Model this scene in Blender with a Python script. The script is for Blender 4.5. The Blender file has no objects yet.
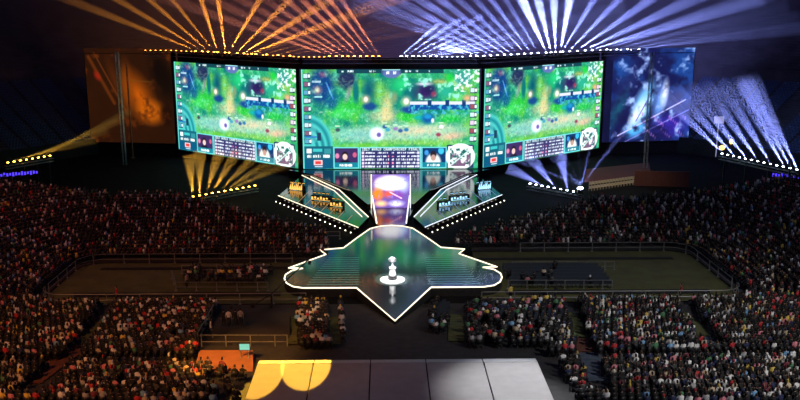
import bpy, math, random
import numpy as np
from mathutils import Vector, Matrix
random.seed(7); rng = np.random.default_rng(7)
SC = bpy.context.scene
COL = SC.collection
PI = math.pi
# ------------------------------------------------------------------ camera
CAM = Vector((-0.95, 0.0, 30.0)); PITCH = math.radians(12.9); YAW = math.radians(-1.08); F = 850.0
cd = bpy.data.cameras.new('camera'); cd.lens = 36 * F / 800; cd.clip_end = 1000
co = bpy.data.objects.new('camera', cd); COL.objects.link(co)
co.location = CAM; co.rotation_euler = (PI / 2 - PITCH, 0, YAW); SC.camera = co
RM = co.rotation_euler.to_matrix()
def ray(px, py): return RM @ Vector(((px - 400) / F, (200 - py) / F, -1))
def G(px, py, z=0.0):
    d = ray(px, py); t = (z - CAM.z) / d.z; return CAM + d * t
def V(px, py, Y):
    d = ray(px, py); t = (Y - CAM.y) / d.y; return CAM + d * t
RI = RM.transposed()
def proj(p):
    q = RI @ (Vector(p) - CAM)
    if q.z > -0.1: return (-9999, -9999)
    return (400 + F * q.x / -q.z, 200 - F * q.y / -q.z)
def inpoly(x, y, poly):
    c = False; j = len(poly) - 1
    for i in range(len(poly)):
        xi, yi = poly[i]; xj, yj = poly[j]
        if (yi > y) != (yj > y) and x < (xj - xi) * (y - yi) / (yj - yi) + xi: c = not c
        j = i
    return c
def sr(r, g, b):
    f = lambda c: (c / 255 / 12.92) if c / 255 <= 0.04045 else ((c / 255 + 0.055) / 1.055) ** 2.4
    return (f(r), f(g), f(b))
# ------------------------------------------------------------------ materials
MATS = {}
def mat(name, col, rough=0.6, metal=0.0, em=None, es=0.0, noise=0.0, nscale=3.0, spec=0.5, bump=0.0):
    if name in MATS: return MATS[name]
    m = bpy.data.materials.new(name); m.use_nodes = True; nt = m.node_tree
    b = nt.nodes['Principled BSDF']
    b.inputs['Base Color'].default_value = (*col, 1); b.inputs['Roughness'].default_value = rough
    b.inputs['Metallic'].default_value = metal; b.inputs['Specular IOR Level'].default_value = spec
    if em: b.inputs['Emission Color'].default_value = (*em, 1); b.inputs['Emission Strength'].default_value = es; m.cycles.emission_sampling = 'NONE'
    if noise or bump:
        tc = nt.nodes.new('ShaderNodeTexCoord'); n = nt.nodes.new('ShaderNodeTexNoise')
        n.inputs['Scale'].default_value = nscale; n.inputs['Detail'].default_value = 4
        nt.links.new(tc.outputs['Object'], n.inputs['Vector'])
        if noise:
            r = nt.nodes.new('ShaderNodeValToRGB')
            r.color_ramp.elements[0].position = .3; r.color_ramp.elements[1].position = .7
            r.color_ramp.elements[0].color = (*[c * (1 - noise) for c in col], 1)
            r.color_ramp.elements[1].color = (*[min(1, c * (1 + noise)) for c in col], 1)
            nt.links.new(n.outputs['Fac'], r.inputs['Fac']); nt.links.new(r.outputs[0], b.inputs['Base Color'])
        if bump:
            bp = nt.nodes.new('ShaderNodeBump'); bp.inputs['Strength'].default_value = bump
            nt.links.new(n.outputs['Fac'], bp.inputs['Height']); nt.links.new(bp.outputs[0], b.inputs['Normal'])
    MATS[name] = m; return m
def screen_mat(name, strength, rough=.4):
    m = bpy.data.materials.new(name); m.use_nodes = True; nt = m.node_tree; b = nt.nodes['Principled BSDF']
    b.inputs['Base Color'].default_value = (.01, .01, .01, 1); b.inputs['Roughness'].default_value = rough
    a = nt.nodes.new('ShaderNodeAttribute'); a.attribute_name = 'picture'
    nt.links.new(a.outputs['Color'], b.inputs['Emission Color']); b.inputs['Emission Strength'].default_value = strength
    return m
black = mat('black_cloth', (.012, .012, .014), .8, noise=.4)
dark = mat('dark_floor', (.006, .0057, .0068), .9, spec=.12, noise=.5, nscale=.4)
steel = mat('dark_steel', (.05, .05, .055), .45, .6, noise=.2)
alu = mat('aluminium', (.5, .5, .52), .4, .8, noise=.1)
# ------------------------------------------------------------------ mesh builder
class MB:
    def __init__(s): s.v = []; s.f = []; s.m = []
    def add(s, vs, fs, mi=0):
        o = len(s.v); s.v += [tuple(v) for v in vs]; s.f += [tuple(i + o for i in f) for f in fs]; s.m += [mi] * len(fs)
    def box(s, c, size, rz=0, mi=0, top=1.0):
        x, y, z = [a / 2 for a in size]; vs = []
        for dz in (-1, 1):
            k = top if dz > 0 else 1
            for dx, dy in ((-1, -1), (1, -1), (1, 1), (-1, 1)):
                X, Y = dx * x * k, dy * y * k
                vs.append((c[0] + X * math.cos(rz) - Y * math.sin(rz), c[1] + X * math.sin(rz) + Y * math.cos(rz), c[2] + dz * z))
        s.add(vs, [(3, 2, 1, 0), (4, 5, 6, 7), (0, 1, 5, 4), (1, 2, 6, 5), (2, 3, 7, 6), (3, 0, 4, 7)], mi)
    def tube(s, path, r, n=6, mi=0, closed=False):
        P = [Vector(p) for p in path]; N = len(P); vs = []
        for i, p in enumerate(P):
            if closed: t = P[(i + 1) % N] - P[i - 1]
            else: t = P[min(i + 1, N - 1)] - P[max(i - 1, 0)]
            t.normalize(); u = t.cross(Vector((0, 0, 1)))
            if u.length < 1e-3: u = t.cross(Vector((0, 1, 0)))
            u.normalize(); w = u.cross(t)
            rr = r[i] if isinstance(r, (list, tuple)) else r
            for k in range(n):
                a = 2 * PI * (k + .5) / n; vs.append(p + u * math.cos(a) * rr + w * math.sin(a) * rr)
        fs = []
        for i in range(N if closed else N - 1):
            j = (i + 1) % N
            for k in range(n): fs.append((i * n + k, i * n + (k + 1) % n, j * n + (k + 1) % n, j * n + k))
        if not closed: fs.append(tuple(range(n))[::-1]); fs.append(tuple((N - 1) * n + k for k in range(n)))
        s.add(vs, fs, mi)
    def lathe(s, prof, c=(0, 0, 0), n=16, mi=0):
        vs = []; fs = []
        for r, z in prof:
            for k in range(n):
                a = 2 * PI * k / n; vs.append((c[0] + r * math.cos(a), c[1] + r * math.sin(a), c[2] + z))
        for i in range(len(prof) - 1):
            for k in range(n): fs.append((i * n + k, i * n + (k + 1) % n, (i + 1) * n + (k + 1) % n, (i + 1) * n + k))
        fs.append(tuple(range(n))[::-1]); fs.append(tuple((len(prof) - 1) * n + k for k in range(n)))
        s.add(vs, fs, mi)
    def prism(s, poly, z0, z1, mi=0):
        n = len(poly); vs = [(p[0], p[1], z0) for p in poly] + [(p[0], p[1], z1) for p in poly]
        s.add(vs, [tuple(range(n))[::-1], tuple(range(n, 2 * n))] + [(i, (i + 1) % n, n + (i + 1) % n, n + i) for i in range(n)], mi)
    def mesh(s, name, mats):
        me = bpy.data.meshes.new(name); me.from_pydata(s.v, [], s.f)
        for m in (mats if isinstance(mats, (list, tuple)) else [mats]): me.materials.append(m)
        me.polygons.foreach_set('material_index', s.m); me.update(); return me
    def build(s, name, mats, parent=None, smooth=False):
        me = s.mesh(name, mats)
        if smooth: me.shade_smooth()
        o = bpy.data.objects.new(name, me); COL.objects.link(o)
        if parent: o.parent = parent
        return o
def tag(o, label=None, cat=None, group=None, kind=None):
    if label: o['label'] = label
    if cat: o['category'] = cat
    if group: o['group'] = group
    if kind: o['kind'] = kind
    return o
def empty(name, loc=(0, 0, 0), rz=0):
    o = bpy.data.objects.new(name, None); COL.objects.link(o); o.location = loc; o.rotation_euler = (0, 0, rz); o.empty_display_size = .3
    return o
def copy_tree(o, parent=None):
    c = o.copy(); COL.objects.link(c); c.parent = parent
    for ch in list(o.children): copy_tree(ch, c)
    return c
# ------------------------------------------------------------------ painter for LED pictures
FONT = {'A':'25755','B':'65656','C':'34443','D':'65556','E':'74647','F':'74644','G':'34553','H':'55755','I':'72227','J':'11153','K':'55655','L':'44447','M':'57755','N':'65555','O':'25552','P':'65644','Q':'25563','R':'65655','S':'34216','T':'72222','U':'55557','V':'55552','W':'55775','X':'55255','Y':'55222','Z':'71247','0':'75557','1':'26227','2':'61247','3':'61216','4':'55711','5':'74616','6':'34652','7':'71122','8':'25252','9':'25316',' ':'00000','-':'00700','.':'00002'}
class Pic:
    def __init__(s, w, h, k, bg):
        s.w, s.h, s.k = w, h, k; W, H = int(w * k) + 1, int(h * k) + 1
        s.X, s.Y = np.meshgrid(np.arange(W) / k, np.arange(H) / k); s.a = np.ones((H, W, 3)) * np.array(bg) / 255.
    def mix(s, m, c):
        m = np.clip(m, 0, 1)[..., None]; s.a = s.a * (1 - m) + np.array(c) / 255. * m
    def ell(s, x, y, rx, ry, c, soft=.3, op=1, rot=0):
        dx, dy = s.X - x, s.Y - y; r = math.radians(rot); u = dx * math.cos(r) + dy * math.sin(r); v = -dx * math.sin(r) + dy * math.cos(r)
        d = np.sqrt((u / rx) ** 2 + (v / ry) ** 2); s.mix(op * np.clip((1 - d) / max(soft, .01) + (0 if soft < 1 else 0), 0, 1), c)
    def rect(s, x0, y0, x1, y1, c, op=1): s.mix(op * ((s.X >= x0) & (s.X < x1) & (s.Y >= y0) & (s.Y < y1)), c)
    def line(s, x0, y0, x1, y1, w, c, op=1):
        dx, dy = x1 - x0, y1 - y0; L = dx * dx + dy * dy; t = np.clip(((s.X - x0) * dx + (s.Y - y0) * dy) / L, 0, 1)
        d = np.hypot(s.X - x0 - t * dx, s.Y - y0 - t * dy); s.mix(op * np.clip((w - d) / (w * .6) + .0, 0, 1), c)
    def noise(s, sc):
        H, W = s.X.shape; out = np.zeros((H, W)); 
        for o, am in ((1, .6), (2.1, .3), (4.3, .15)):
            gx, gy = int(s.w / sc * o) + 3, int(s.h / sc * o) + 3; g = rng.random((gy, gx))
            fx, fy = s.X / sc * o, s.Y / sc * o; ix, iy = fx.astype(int), fy.astype(int); tx, ty = fx - ix, fy - iy
            tx = tx * tx * (3 - 2 * tx); ty = ty * ty * (3 - 2 * ty)
            ix = np.clip(ix, 0, gx - 2); iy = np.clip(iy, 0, gy - 2)
            out += am * ((g[iy, ix] * (1 - tx) + g[iy, ix + 1] * tx) * (1 - ty) + (g[iy + 1, ix] * (1 - tx) + g[iy + 1, ix + 1] * tx) * ty)
        return out / 1.05
    def scrib(s, x, y, w, h, c):
        for q in range(int(w / .5)):
            if random.random() < .75: s.rect(x + q * .5, y + (.4 if random.random() < .35 else 0), x + q * .5 + .5, y + h - (.5 if random.random() < .25 else 0), c)
    def text(s, x, y, t, c, px=.5, op=1):
        for ch in t:
            rows = FONT.get(ch, '00000')
            for r in range(5):
                b = int(rows[r])
                for q in range(3):
                    if b >> (2 - q) & 1: s.rect(x + q * px, y + r * px, x + (q + 1) * px, y + (r + 1) * px, c, op)
            x += 4 * px
    def grid(s, name, wm, hm, m):
        H, W = s.X.shape; vx = (s.X / s.w - .5) * wm; vz = (1 - s.Y / s.h) * hm
        co_ = np.stack([vx, np.zeros_like(vx), vz], -1).reshape(-1, 3)
        i = np.arange((H - 1) * (W - 1)); r, c = i // (W - 1), i % (W - 1); a = r * W + c
        q = np.stack([a + W, a + W + 1, a + 1, a], -1)
        me = bpy.data.meshes.new(name); me.vertices.add(H * W); me.vertices.foreach_set('co', co_.ravel())
        me.loops.add(q.size); me.loops.foreach_set('vertex_index', q.ravel().astype(np.int32))
        me.polygons.add(len(q)); me.polygons.foreach_set('loop_start', (np.arange(len(q)) * 4).astype(np.int32))
        me.polygons.foreach_set('loop_total', np.full(len(q), 4, np.int32)); me.update(); me.validate()
        ca = me.color_attributes.new('picture', 'FLOAT_COLOR', 'POINT')
        A = np.clip(s.a, 0, 1); A = np.where(A <= .04045, A / 12.92, ((A + .055) / 1.055) ** 2.4)
        rgba = np.concatenate([A.reshape(-1, 3), np.ones((H * W, 1))], 1); ca.data.foreach_set('color', rgba.ravel().astype(np.float32))
        me.materials.append(m); return me
# ------------------------------------------------------------------ game picture
p = Pic(180, 98, 2, (35, 160, 105))
n1 = p.noise(14); n2 = p.noise(5); n3 = p.noise(2.2)
p.mix((n1 - .5) * 5, (90, 190, 70)); p.mix((.42 - n1) * 5, (10, 120, 110)); 
p.ell(48, 38, 16, 14, (40, 190, 60), .6); p.ell(38, 42, 14, 8, (50, 205, 80), .6); p.ell(78, 22, 12, 16, (110, 190, 70), .7)
p.ell(20, 16, 18, 24, (12, 60, 125), .5); p.ell(30, 30, 8, 12, (10, 90, 130), .6); p.ell(46, 10, 14, 12, (30, 40, 80), .5); p.ell(22, 5, 6, 4, (110, 60, 110), .7)
p.ell(47, 24, 4, 12, (150, 140, 150), .8, .8, 20)
for k in range(5): p.line(25 + k, 12 + k * 2, 29 + k * .7, 24 + k * 1.2, .5, (80, 150, 230), .8)
p.ell(16, 20, 7, 6, (235, 150, 130), 1.2); p.ell(16, 20, 3, 3, (255, 225, 200), .8); p.rect(11, 11, 20, 13, (200, 225, 240), .8); p.rect(13, 26, 21, 27.4, (170, 240, 240), .9)
# river and paths
p.ell(100, 62, 95, 12, (165, 205, 175), .5, .9, -2); p.ell(60, 64, 40, 8, (120, 190, 180), .7, .9); p.ell(86, 36, 9, 20, (225, 200, 130), .8, .95, 12); p.ell(84, 46, 24, 10, (225, 205, 150), .8, .9)
p.ell(120, 60, 40, 6, (225, 205, 170), .9, .9, -3); p.ell(152, 66, 20, 6, (235, 185, 155), .8, .9, -8); p.ell(158, 14, 20, 4, (170, 195, 80), .6, .9, 32); p.ell(140, 12, 14, 4, (180, 170, 90), .8, .8)
p.ell(105, 46, 12, 6, (40, 195, 60), .5); p.ell(120, 72, 70, 4.5, (130, 200, 80), .8, .8); p.ell(150, 48, 14, 5, (30, 190, 70), .5); p.ell(60, 75, 40, 4, (100, 190, 60), .7)
p.mix((n3 - .62) * 2.5 * (p.Y > 40), (225, 235, 205)); p.mix((.36 - n3) * 1.6, (10, 110, 110)); p.mix((n2 - .5) * 1.6, (120, 225, 190))
n4 = p.noise(1.3); fm = (p.Y < 75); p.mix((n4 - .55) * 1.1 * fm, (200, 240, 180)); p.mix((.42 - n4) * 1.1 * fm, (8, 80, 95))
# cliffs, towers, trees
p.ell(55, 22, 4, 14, (10, 110, 110), .5); p.ell(68, 20, 10, 20, (10, 85, 105), .9); p.ell(69, 36, 9, 5, (20, 70, 130), .5); p.ell(65, 29, 6, 6, (250, 190, 160), 1.1); p.ell(65, 29, 2.6, 3.4, (255, 240, 225), .6)
p.ell(100, 18, 12, 10, (25, 170, 110), .5); p.ell(110, 24, 10, 14, (15, 110, 110), .5); p.mix((n2 - .55) * 5 * ((p.X > 90) & (p.X < 118) & (p.Y < 34)), (120, 220, 190))
p.ell(110, 39, 12, 5, (25, 70, 140), .5); p.ell(106, 31, 7, 7, (250, 215, 180), 1.1); p.ell(106, 31, 3.5, 4, (255, 250, 235), .6)
p.ell(125, 22, 16, 13, (55, 30, 95), .8); p.ell(128, 20, 9, 6, (35, 30, 80), .8); p.ell(124, 14, 11, 2.4, (225, 215, 235), .8); p.ell(134, 24, 4, 4, (140, 60, 90), .7)
p.rect(110, 31.5, 176, 34.2, (215, 220, 240)); p.rect(110, 34.2, 176, 39.5, (15, 75, 150)); p.mix((n3 - .5) * 6 * ((p.Y > 34) & (p.Y < 44) & (p.X > 108)), (70, 180, 200))
for x in (128, 146, 163): p.rect(x, 30, x + 4, 36, (15, 60, 110))
p.ell(146, 22, 11, 9, (40, 170, 140), .8); p.ell(102, 14, 10, 8, (40, 200, 120), .8); p.ell(94, 27, 5, 8, (120, 150, 110), .8); p.mix((n2 - .56) * 5 * ((p.X > 100) & (p.X < 160) & (p.Y > 8) & (p.Y < 30)), (150, 235, 210)); p.ell(164, 9, 11, 8, (50, 150, 140), .5); p.mix((n3 - .5) * 6 * ((p.X > 154) & (p.Y < 22)), (230, 245, 240)); p.ell(168, 28, 6, 5, (240, 170, 130), .9); p.ell(150, 8, 6, 6, (30, 200, 70), .7)
p.ell(120, 47, 9, 3, (20, 170, 170), .7); p.ell(128, 48, 8.5, 7, (15, 90, 160), .6); p.ell(128, 46, 5, 3, (30, 140, 200), .5); p.ell(133, 50, 2, 3, (240, 240, 255), .5)
# stairs on the left
for k in range(7):
    c = (75, 195, 190) if k % 2 == 0 else (25, 130, 140); p.ell(6, 78, 27 - k * 3.2, 36 - k * 4, c, .12)
p.rect(2, 56, 14, 72, (100, 190, 190), .5); p.rect(15, 62, 19, 70, (30, 60, 90)); p.line(3, 66, 14, 66, 1, (40, 110, 190))
# champions
p.ell(76, 63, 9, 8, (235, 240, 255), .4); p.ell(78, 64, 3, 3, (110, 90, 170), .5)
for x, y, c in ((84, 56, (40, 90, 150)), (87, 59, (60, 160, 190)), (95, 58, (150, 120, 180)), (100, 60, (50, 90, 150)), (106, 59, (40, 120, 170)), (139, 64, (150, 60, 90)), (142, 56, (240, 240, 250)), (36, 59, (60, 80, 90))):
    p.ell(x, y, 3.2, 2.4, c, .5); p.rect(x - 2.5, y - 4, x + 2.5, y - 3.2, (200, 235, 200))
# top bar
p.rect(36, 0, 144, 3.6, (15, 60, 75), .95); p.rect(81, 0, 101, 5, (60, 80, 120)); p.ell(91, 4, 10, 5, (90, 110, 170), .25); p.rect(82, 0, 100, 1, (160, 230, 230))
p.scrib(86, 2, 3, 3, (240, 240, 255)); p.scrib(93, 2, 3, 3, (240, 240, 255))
for x, t in ((41, '2'), (47, '11K'), (69, '34K'), (105, '38K'), (116, '4'), (128, '7')): p.scrib(x, .8, len(t) * 2, 2, (210, 230, 235))
# side icons
for k in range(9):
    y = 4 + k * 8
    p.rect(2, y, 9, y + 5.5, (15, 70, 90)); p.rect(2.5, y + .5, 6.5, y + 4.5, ((190, 220, 225), (130, 90, 120), (90, 160, 190))[k % 3]); p.rect(7, y + 1, 8.6, y + 4, (230, 240, 245))
    if k > 1: p.rect(171, y - 2, 178, y + 3.5, (40, 60, 90)); p.rect(171.5, y - 1.5, 175.5, y + 2.5, ((220, 200, 220), (150, 80, 90), (200, 230, 230))[k % 3]); p.rect(176, y - 1, 177.6, y + 2, (240, 240, 245))
p.rect(0, 0, 1.2, 98, (100, 220, 210)); 
# bottom boards
p.rect(1.5, 75.5, 31, 98, (20, 95, 115)); p.rect(4, 78, 9, 82.5, (235, 245, 250)); p.rect(10.5, 78, 20, 81, (60, 190, 190)); p.rect(22, 78, 29, 83, (50, 140, 150)); p.scrib(4, 84, 14, 3, (240, 250, 250)); p.scrib(21, 84, 7, 3, (240, 250, 250))
p.rect(1.5, 88, 31, 98, (10, 85, 120)); p.rect(11, 89.5, 20, 94.5, (250, 200, 200)); p.rect(12.5, 90.5, 18.5, 93.5, (215, 60, 60)); p.rect(12, 95.3, 20, 96.2, (190, 220, 230))
def cam(x0, heads, lab, bg):
    p.rect(x0, 76.5, x0 + 26, 98, (110, 215, 220)); p.rect(x0 + 1, 77.5, x0 + 25, 97, bg)
    for hx, hy, r, c in heads:
        m = ((p.X > x0 + 1) & (p.X < x0 + 25) & (p.Y > 77.5) & (p.Y < 92)); dd = np.sqrt(((p.X - hx) / r) ** 2 + ((p.Y - hy) / (r * 1.2)) ** 2); p.mix(np.clip((1 - dd) * 4, 0, 1) * m, c)
    p.rect(x0 + 1, 92, x0 + 25, 97, (20, 130, 150)); p.scrib(x0 + 6, 93.2, 13, 2.8, (235, 250, 250))
cam(31.5, [(43, 97, 8, (25, 20, 40)), (43, 84.5, 3.6, (30, 20, 30)), (43, 86, 2.9, (235, 200, 190)), (35, 85, 2.5, (220, 130, 170)), (53, 84, 2.5, (200, 90, 130))], 'PLAYER', (60, 45, 95))
cam(122, [(134, 92, 9, (225, 230, 225)), (134, 84, 3.6, (40, 30, 40)), (134, 87, 2.9, (190, 150, 140)), (142, 80, 3.5, (60, 190, 230)), (127, 82, 2.5, (60, 150, 220))], 'PLAYER', (15, 55, 105))
p.rect(58.5, 76.5, 121.5, 98, (130, 220, 225)); p.rect(59.5, 77.3, 120.5, 98, (45, 45, 100)); p.rect(59.5, 77.3, 120.5, 80.2, (25, 70, 95)); p.text(61, 77.5, '2017 WORLD CHAMPIONSHIP FINALS', (220, 240, 245), .5)
for r in range(5):
    y = 81 + r * 3.4
    p.rect(60.5, y, 63, y + 2.4, (230, 210, 235))
    for x, w in ((64, 10), (76, 5), (82, 4), (86.5, 2.4), (91.5, 2.4), (96, 4), (101, 5), (107, 10)):
        for q in range(int(w / .5)):
            if random.random() < .72: p.rect(x + q * .5, y + .2 + (random.random() < .3) * .5, x + q * .5 + .5, y + 2.0, (225, 235, 250) if w > 3 else (250, 150, 190) if r % 2 else (230, 230, 250))
    p.rect(117.5, y, 120, y + 2.4, (220, 220, 245))
p.rect(148, 74.5, 176, 98, (40, 60, 95)); p.ell(162, 86, 15.5, 13.5, (240, 250, 250), .05); p.rect(149.5, 76, 163, 97.2, (240, 250, 250)); p.rect(161, 76, 174.5, 90, (240, 250, 250))
mm = ((p.X > 151) & (p.X < 173) & (p.Y > 77.5) & (p.Y < 96)); p.mix((n3 - .47) * 9 * mm, (20, 95, 90)); p.mix((n2 - .6) * 9 * mm, (120, 90, 120)); p.line(152, 95, 172, 79, 1, (215, 240, 235), .9)
p.a = np.clip(p.a * 1.0, 0, 1)
scr_m = screen_mat('game_picture', 1.35)
C0 = V(300.5, 70, 150); C1 = V(480, 70, 150)
CW = C1.x - C0.x; SZ0, SZ1 = 1.5, 19.1
game = p.grid('screen_face', CW, SZ1 - SZ0, scr_m)
def led_screen(a, b, label, z0=SZ0, z1=SZ1, me=None, name='led_screen', cat='screen', wm=None):
    a = Vector((a[0], a[1], 0)); b = Vector((b[0], b[1], 0)); c = (a + b) / 2; L = (b - a).length; rz = math.atan2(b.y - a.y, b.x - a.x)
    root = empty(name, (c.x, c.y, 0), rz); tag(root, label, cat)
    f = bpy.data.objects.new('screen_face', me); COL.objects.link(f); f.parent = root; f.location = (0, -.36, z0); f.scale = (L * .993 / (wm or CW), 1, 1)
    m = MB(); m.box((0, 0, (z0 + z1) / 2), (L, .7, z1 - z0 + .3)); m.build('cabinet_back', black, root)
    m = MB()
    for x in (-L / 2 + .05, L / 2 - .05): m.box((x, -.3, (z0 + z1) / 2), (.1, .3, z1 - z0 + .3))
    m.box((0, -.3, z0 - .1), (L, .3, .12)); m.box((0, -.3, z1 + .1), (L, .3, .12)); m.build('frame', steel, root)
    m = MB()
    for i in range(5):
        x = (-.46 + i * .23) * L; m.box((x, .9, z0 / 2 + 4), (.3, .3, z0 + 8)); m.box((x, .9, .1), (1, 1.4, .2))
    m.build('support_frame', steel, root)
    m = MB(); m.box((0, .1, z0 / 2), (L, .3, z0)); m.build('skirt', black, root)
    return root
LO = V(175, 62, 172); RO = V(602, 62, 172)
led_screen((C0.x, 150), (C1.x, 150), 'centre giant screen above the glowing stage gate, facing straight out', me=game)
led_screen((LO.x, 172), (C0.x - .5, 150.2), 'left giant screen showing a green map, angled towards the stage', me=game)
led_screen((C1.x + .5, 150.2), (RO.x, 172), 'right giant screen showing a green map, beside the blue artwork wall', me=game)
# artwork side walls
q = Pic(90, 90, 1.5, (18, 22, 70)); k1 = q.noise(20); k2 = q.noise(7)
q.mix((k1 - .45) * 4, (25, 60, 130)); q.ell(22, 40, 12, 46, (30, 40, 95), .8, .8, 20); q.ell(14, 60, 8, 30, (20, 100, 110), .9, .6, 25)
q.ell(34, 78, 16, 11, (80, 170, 235), .7, 1, -12); q.ell(40, 54, 12, 30, (120, 190, 245), .6, .95, 22); q.ell(36, 62, 8, 20, (235, 245, 255), .8, 1, 30); q.ell(58, 52, 9, 28, (110, 160, 240), .8, .9, 10); q.ell(62, 44, 5, 18, (230, 235, 255), .8, .9, 5)
q.ell(70, 75, 26, 16, (50, 35, 150), .7, .9); q.line(16, 84, 84, 50, .8, (190, 190, 255)); q.line(20, 92, 88, 60, .6, (150, 140, 240), .8); q.line(34, 70, 50, 40, .8, (70, 60, 160), .8)
for k in range(34): q.rect(40 + (k * 7.3) % 46, 62 + (k * 11.7) % 24, 41 + (k * 7.3) % 46, 65 + (k * 11.7) % 24, (170, 110, 210), .7)
q.mix((k2 - .6) * 4, (150, 180, 240)); q.mix((q.X < 8) * 1., (12, 14, 45)); q.mix((.45 - k2) * 3, (20, 20, 60))
artR = q.grid('artwork_face', 20, 19, screen_mat('blue_artwork', 1.5))
q = Pic(90, 90, 1.5, (40, 17, 6)); k1 = q.noise(20); k2 = q.noise(7)
q.mix((k1 - .5) * 3, (45, 20, 6)); q.ell(54, 44, 18, 34, (190, 85, 8), 1, 1, -28); q.ell(66, 60, 20, 15, (235, 115, 12), 1, 1, 10); q.ell(42, 38, 9, 34, (130, 60, 8), .9, .9); q.ell(30, 30, 7, 30, (80, 35, 8), .9, .8, -15)
q.line(4, 8, 28, 52, 2.4, (105, 48, 12), .7); q.line(10, 4, 40, 60, .8, (120, 60, 20), .7); q.ell(12, 26, 4, 7, (150, 30, 15), .7, .8, -30); q.line(44, 30, 84, 32, .6, (110, 70, 20), .6); q.ell(82, 62, 8, 14, (28, 10, 4), .6); q.mix((k2 - .62) * 4, (90, 38, 8)); q.ell(80, 26, 14, 30, (14, 6, 4), .6, .95, -22)
artL = q.grid('artwork_face', 20, 19, screen_mat('orange_artwork', 1.15))
RO2 = V(693, 70, 175); LO2 = V(86, 70, 175)
led_screen((RO.x + .6, 172.2), (RO2.x, 175), 'blue and white artwork wall to the right of the right giant screen', me=artR, name='artwork_wall', cat='screen', wm=20, z0=2.6, z1=20.5)
led_screen((LO2.x, 175), (LO.x - .6, 172.2), 'dim orange artwork wall to the left of the left giant screen', me=artL, name='artwork_wall', cat='screen', wm=20, z0=2.6, z1=20.5)
# ------------------------------------------------------------------ trusses
def truss(a, b, s=.6, name='lamp_truss', label='', n=None, cat='truss'):
    a, b = Vector(a), Vector(b); d = b - a; L = d.length; t = d.normalized(); up = Vector((0, 0, 1)) if abs(t.z) < .9 else Vector((0, 1, 0))
    u = t.cross(up).normalized(); w = u.cross(t); cs = [(u * i + w * j) * s / 2 for i, j in ((-1, -1), (1, -1), (1, 1), (-1, 1))]
    root = empty(name, a); tag(root, label, cat); m = MB()
    for c in cs: m.tube([c, d + c], .05, 5)
    m.build('chord', alu if 'pole' not in label else alu, root); m = MB(); n = n or int(L / 1.2)
    for i in range(n):
        p0, p1 = d * (i / n), d * ((i + 1) / n)
        for k in range(4):
            A, B = (p0, p1) if i % 2 else (p1, p0); m.tube([A + cs[k], B + cs[(k + 1) % 4]], .03, 4)
    m.build('lattice', steel, root); return root
TZ = 21.0; TRL = V(143, 50, 173.4); TRR = V(642, 50, 173.6)
nodes_ = [(TRL.x, 172.4, TZ), (LO.x, 171.4, TZ), (C0.x, 149.4, TZ), (C1.x, 149.4, TZ), (RO.x, 171.4, TZ), (TRR.x, 172.6, TZ)]
labs = ['lamp truss above the orange artwork wall', 'lamp truss above the left giant screen', 'lamp truss above the centre giant screen', 'lamp truss above the right giant screen', 'lamp truss above the blue artwork wall']
for i in range(5):
    a, b = Vector(nodes_[i]), Vector(nodes_[i + 1]); e = (b - a).normalized() * .4
    truss(a + e - Vector((0, 0, .5)), b - e - Vector((0, 0, .5)), .7, label=labs[i] + ', carrying a row of beam lamps')
    m = MB(); rz = math.atan2((b - a).y, (b - a).x); nrm = Vector((-(b - a).y, (b - a).x, 0)).normalized()
    m.box(((a.x + b.x) / 2 + nrm.x * .9, (a.y + b.y) / 2 + nrm.y * .9, 20.1), ((b - a).length, .12, 1.9), rz)
    tag(m.build('valance', black), 'black cloth valance strip hung behind the ' + labs[i], 'valance')
for px, lab, mm_ in ((645, 'tall lattice tower standing in front of the blue artwork wall', 0), (125, 'tall lattice tower lit orange before the orange artwork wall', 1)):
    b = G(px, 168 if px > 400 else 165); truss(b, b + Vector((0, 0, 21.5)), .55, 'truss_tower', lab, 18, 'tower')
b = G(133, 158); m = MB(); m.tube([b, b + Vector((0, 0, 19))], .16, 8); m.lathe([(.5, 0), (.5, .15), (.2, .2)], b, 12); tag(m.build('mast_pole', mat('rust_mast', (.25, .12, .08), .6, .2, noise=.2)), 'slim rusty mast just right of the orange lit lattice tower', 'pole')
# ------------------------------------------------------------------ lamps and beams
haze = bpy.data.materials.new('lit_haze'); haze.use_nodes = True; nt = haze.node_tree; nt.nodes.clear()
o_ = nt.nodes.new('ShaderNodeOutputMaterial'); s_ = nt.nodes.new('ShaderNodeVolumeScatter'); s_.inputs['Density'].default_value = .035; s_.inputs['Anisotropy'].default_value = .2
nt.links.new(s_.outputs[0], o_.inputs['Volume'])
def lamp_proto(name, lens_col, es, s=1.0):
    root = empty(name)
    m = MB(); m.box((0, 0, .05 * s), (.32 * s, .3 * s, .1 * s), top=.85)
    for x in (-1, 1): m.box((x * .17 * s, 0, .26 * s), (.04 * s, .1 * s, .36 * s))
    m.build('yoke', steel, root)
    m = MB(); m.lathe([(.07 * s, .12 * s), (.14 * s, .18 * s), (.15 * s, .42 * s), (.19 * s, .5 * s)], n=12); m.build('head', black, root, True)
    m = MB(); m.lathe([(.185 * s, .5 * s), (.2 * s, .54 * s), (.14 * s, .6 * s), (.03 * s, .63 * s)], n=12)
    m.build('lens', mat('lens_glow_%s_%s' % (es, '_'.join(str(c) for c in lens_col)), (.8, .8, .8), .2, em=lens_col, es=es), root, True)
    return root
CO = {'orange': (1, .33, .035), 'blue': (.25, .31, 1), 'white': (.8, .85, 1), 'yellow': (1, .52, .05), 'olive': (.7, .6, .08), 'pink': (1, .27, .14)}
protos = {}; BEAM = 7.0
def lamp(p, colr, label, group, es=14, s=1.0, tgt=None):
    k = (colr, es, s)
    if k not in protos: protos[k] = lamp_proto('beam_lamp', CO[colr] if colr != 'blue' else (.75, .8, 1), es, s); protos[k]['spare'] = 1
    o = copy_tree(protos[k]); del o['spare']
    o.location = p
    tag(o, label, 'stage lamp', group); return o
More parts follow.
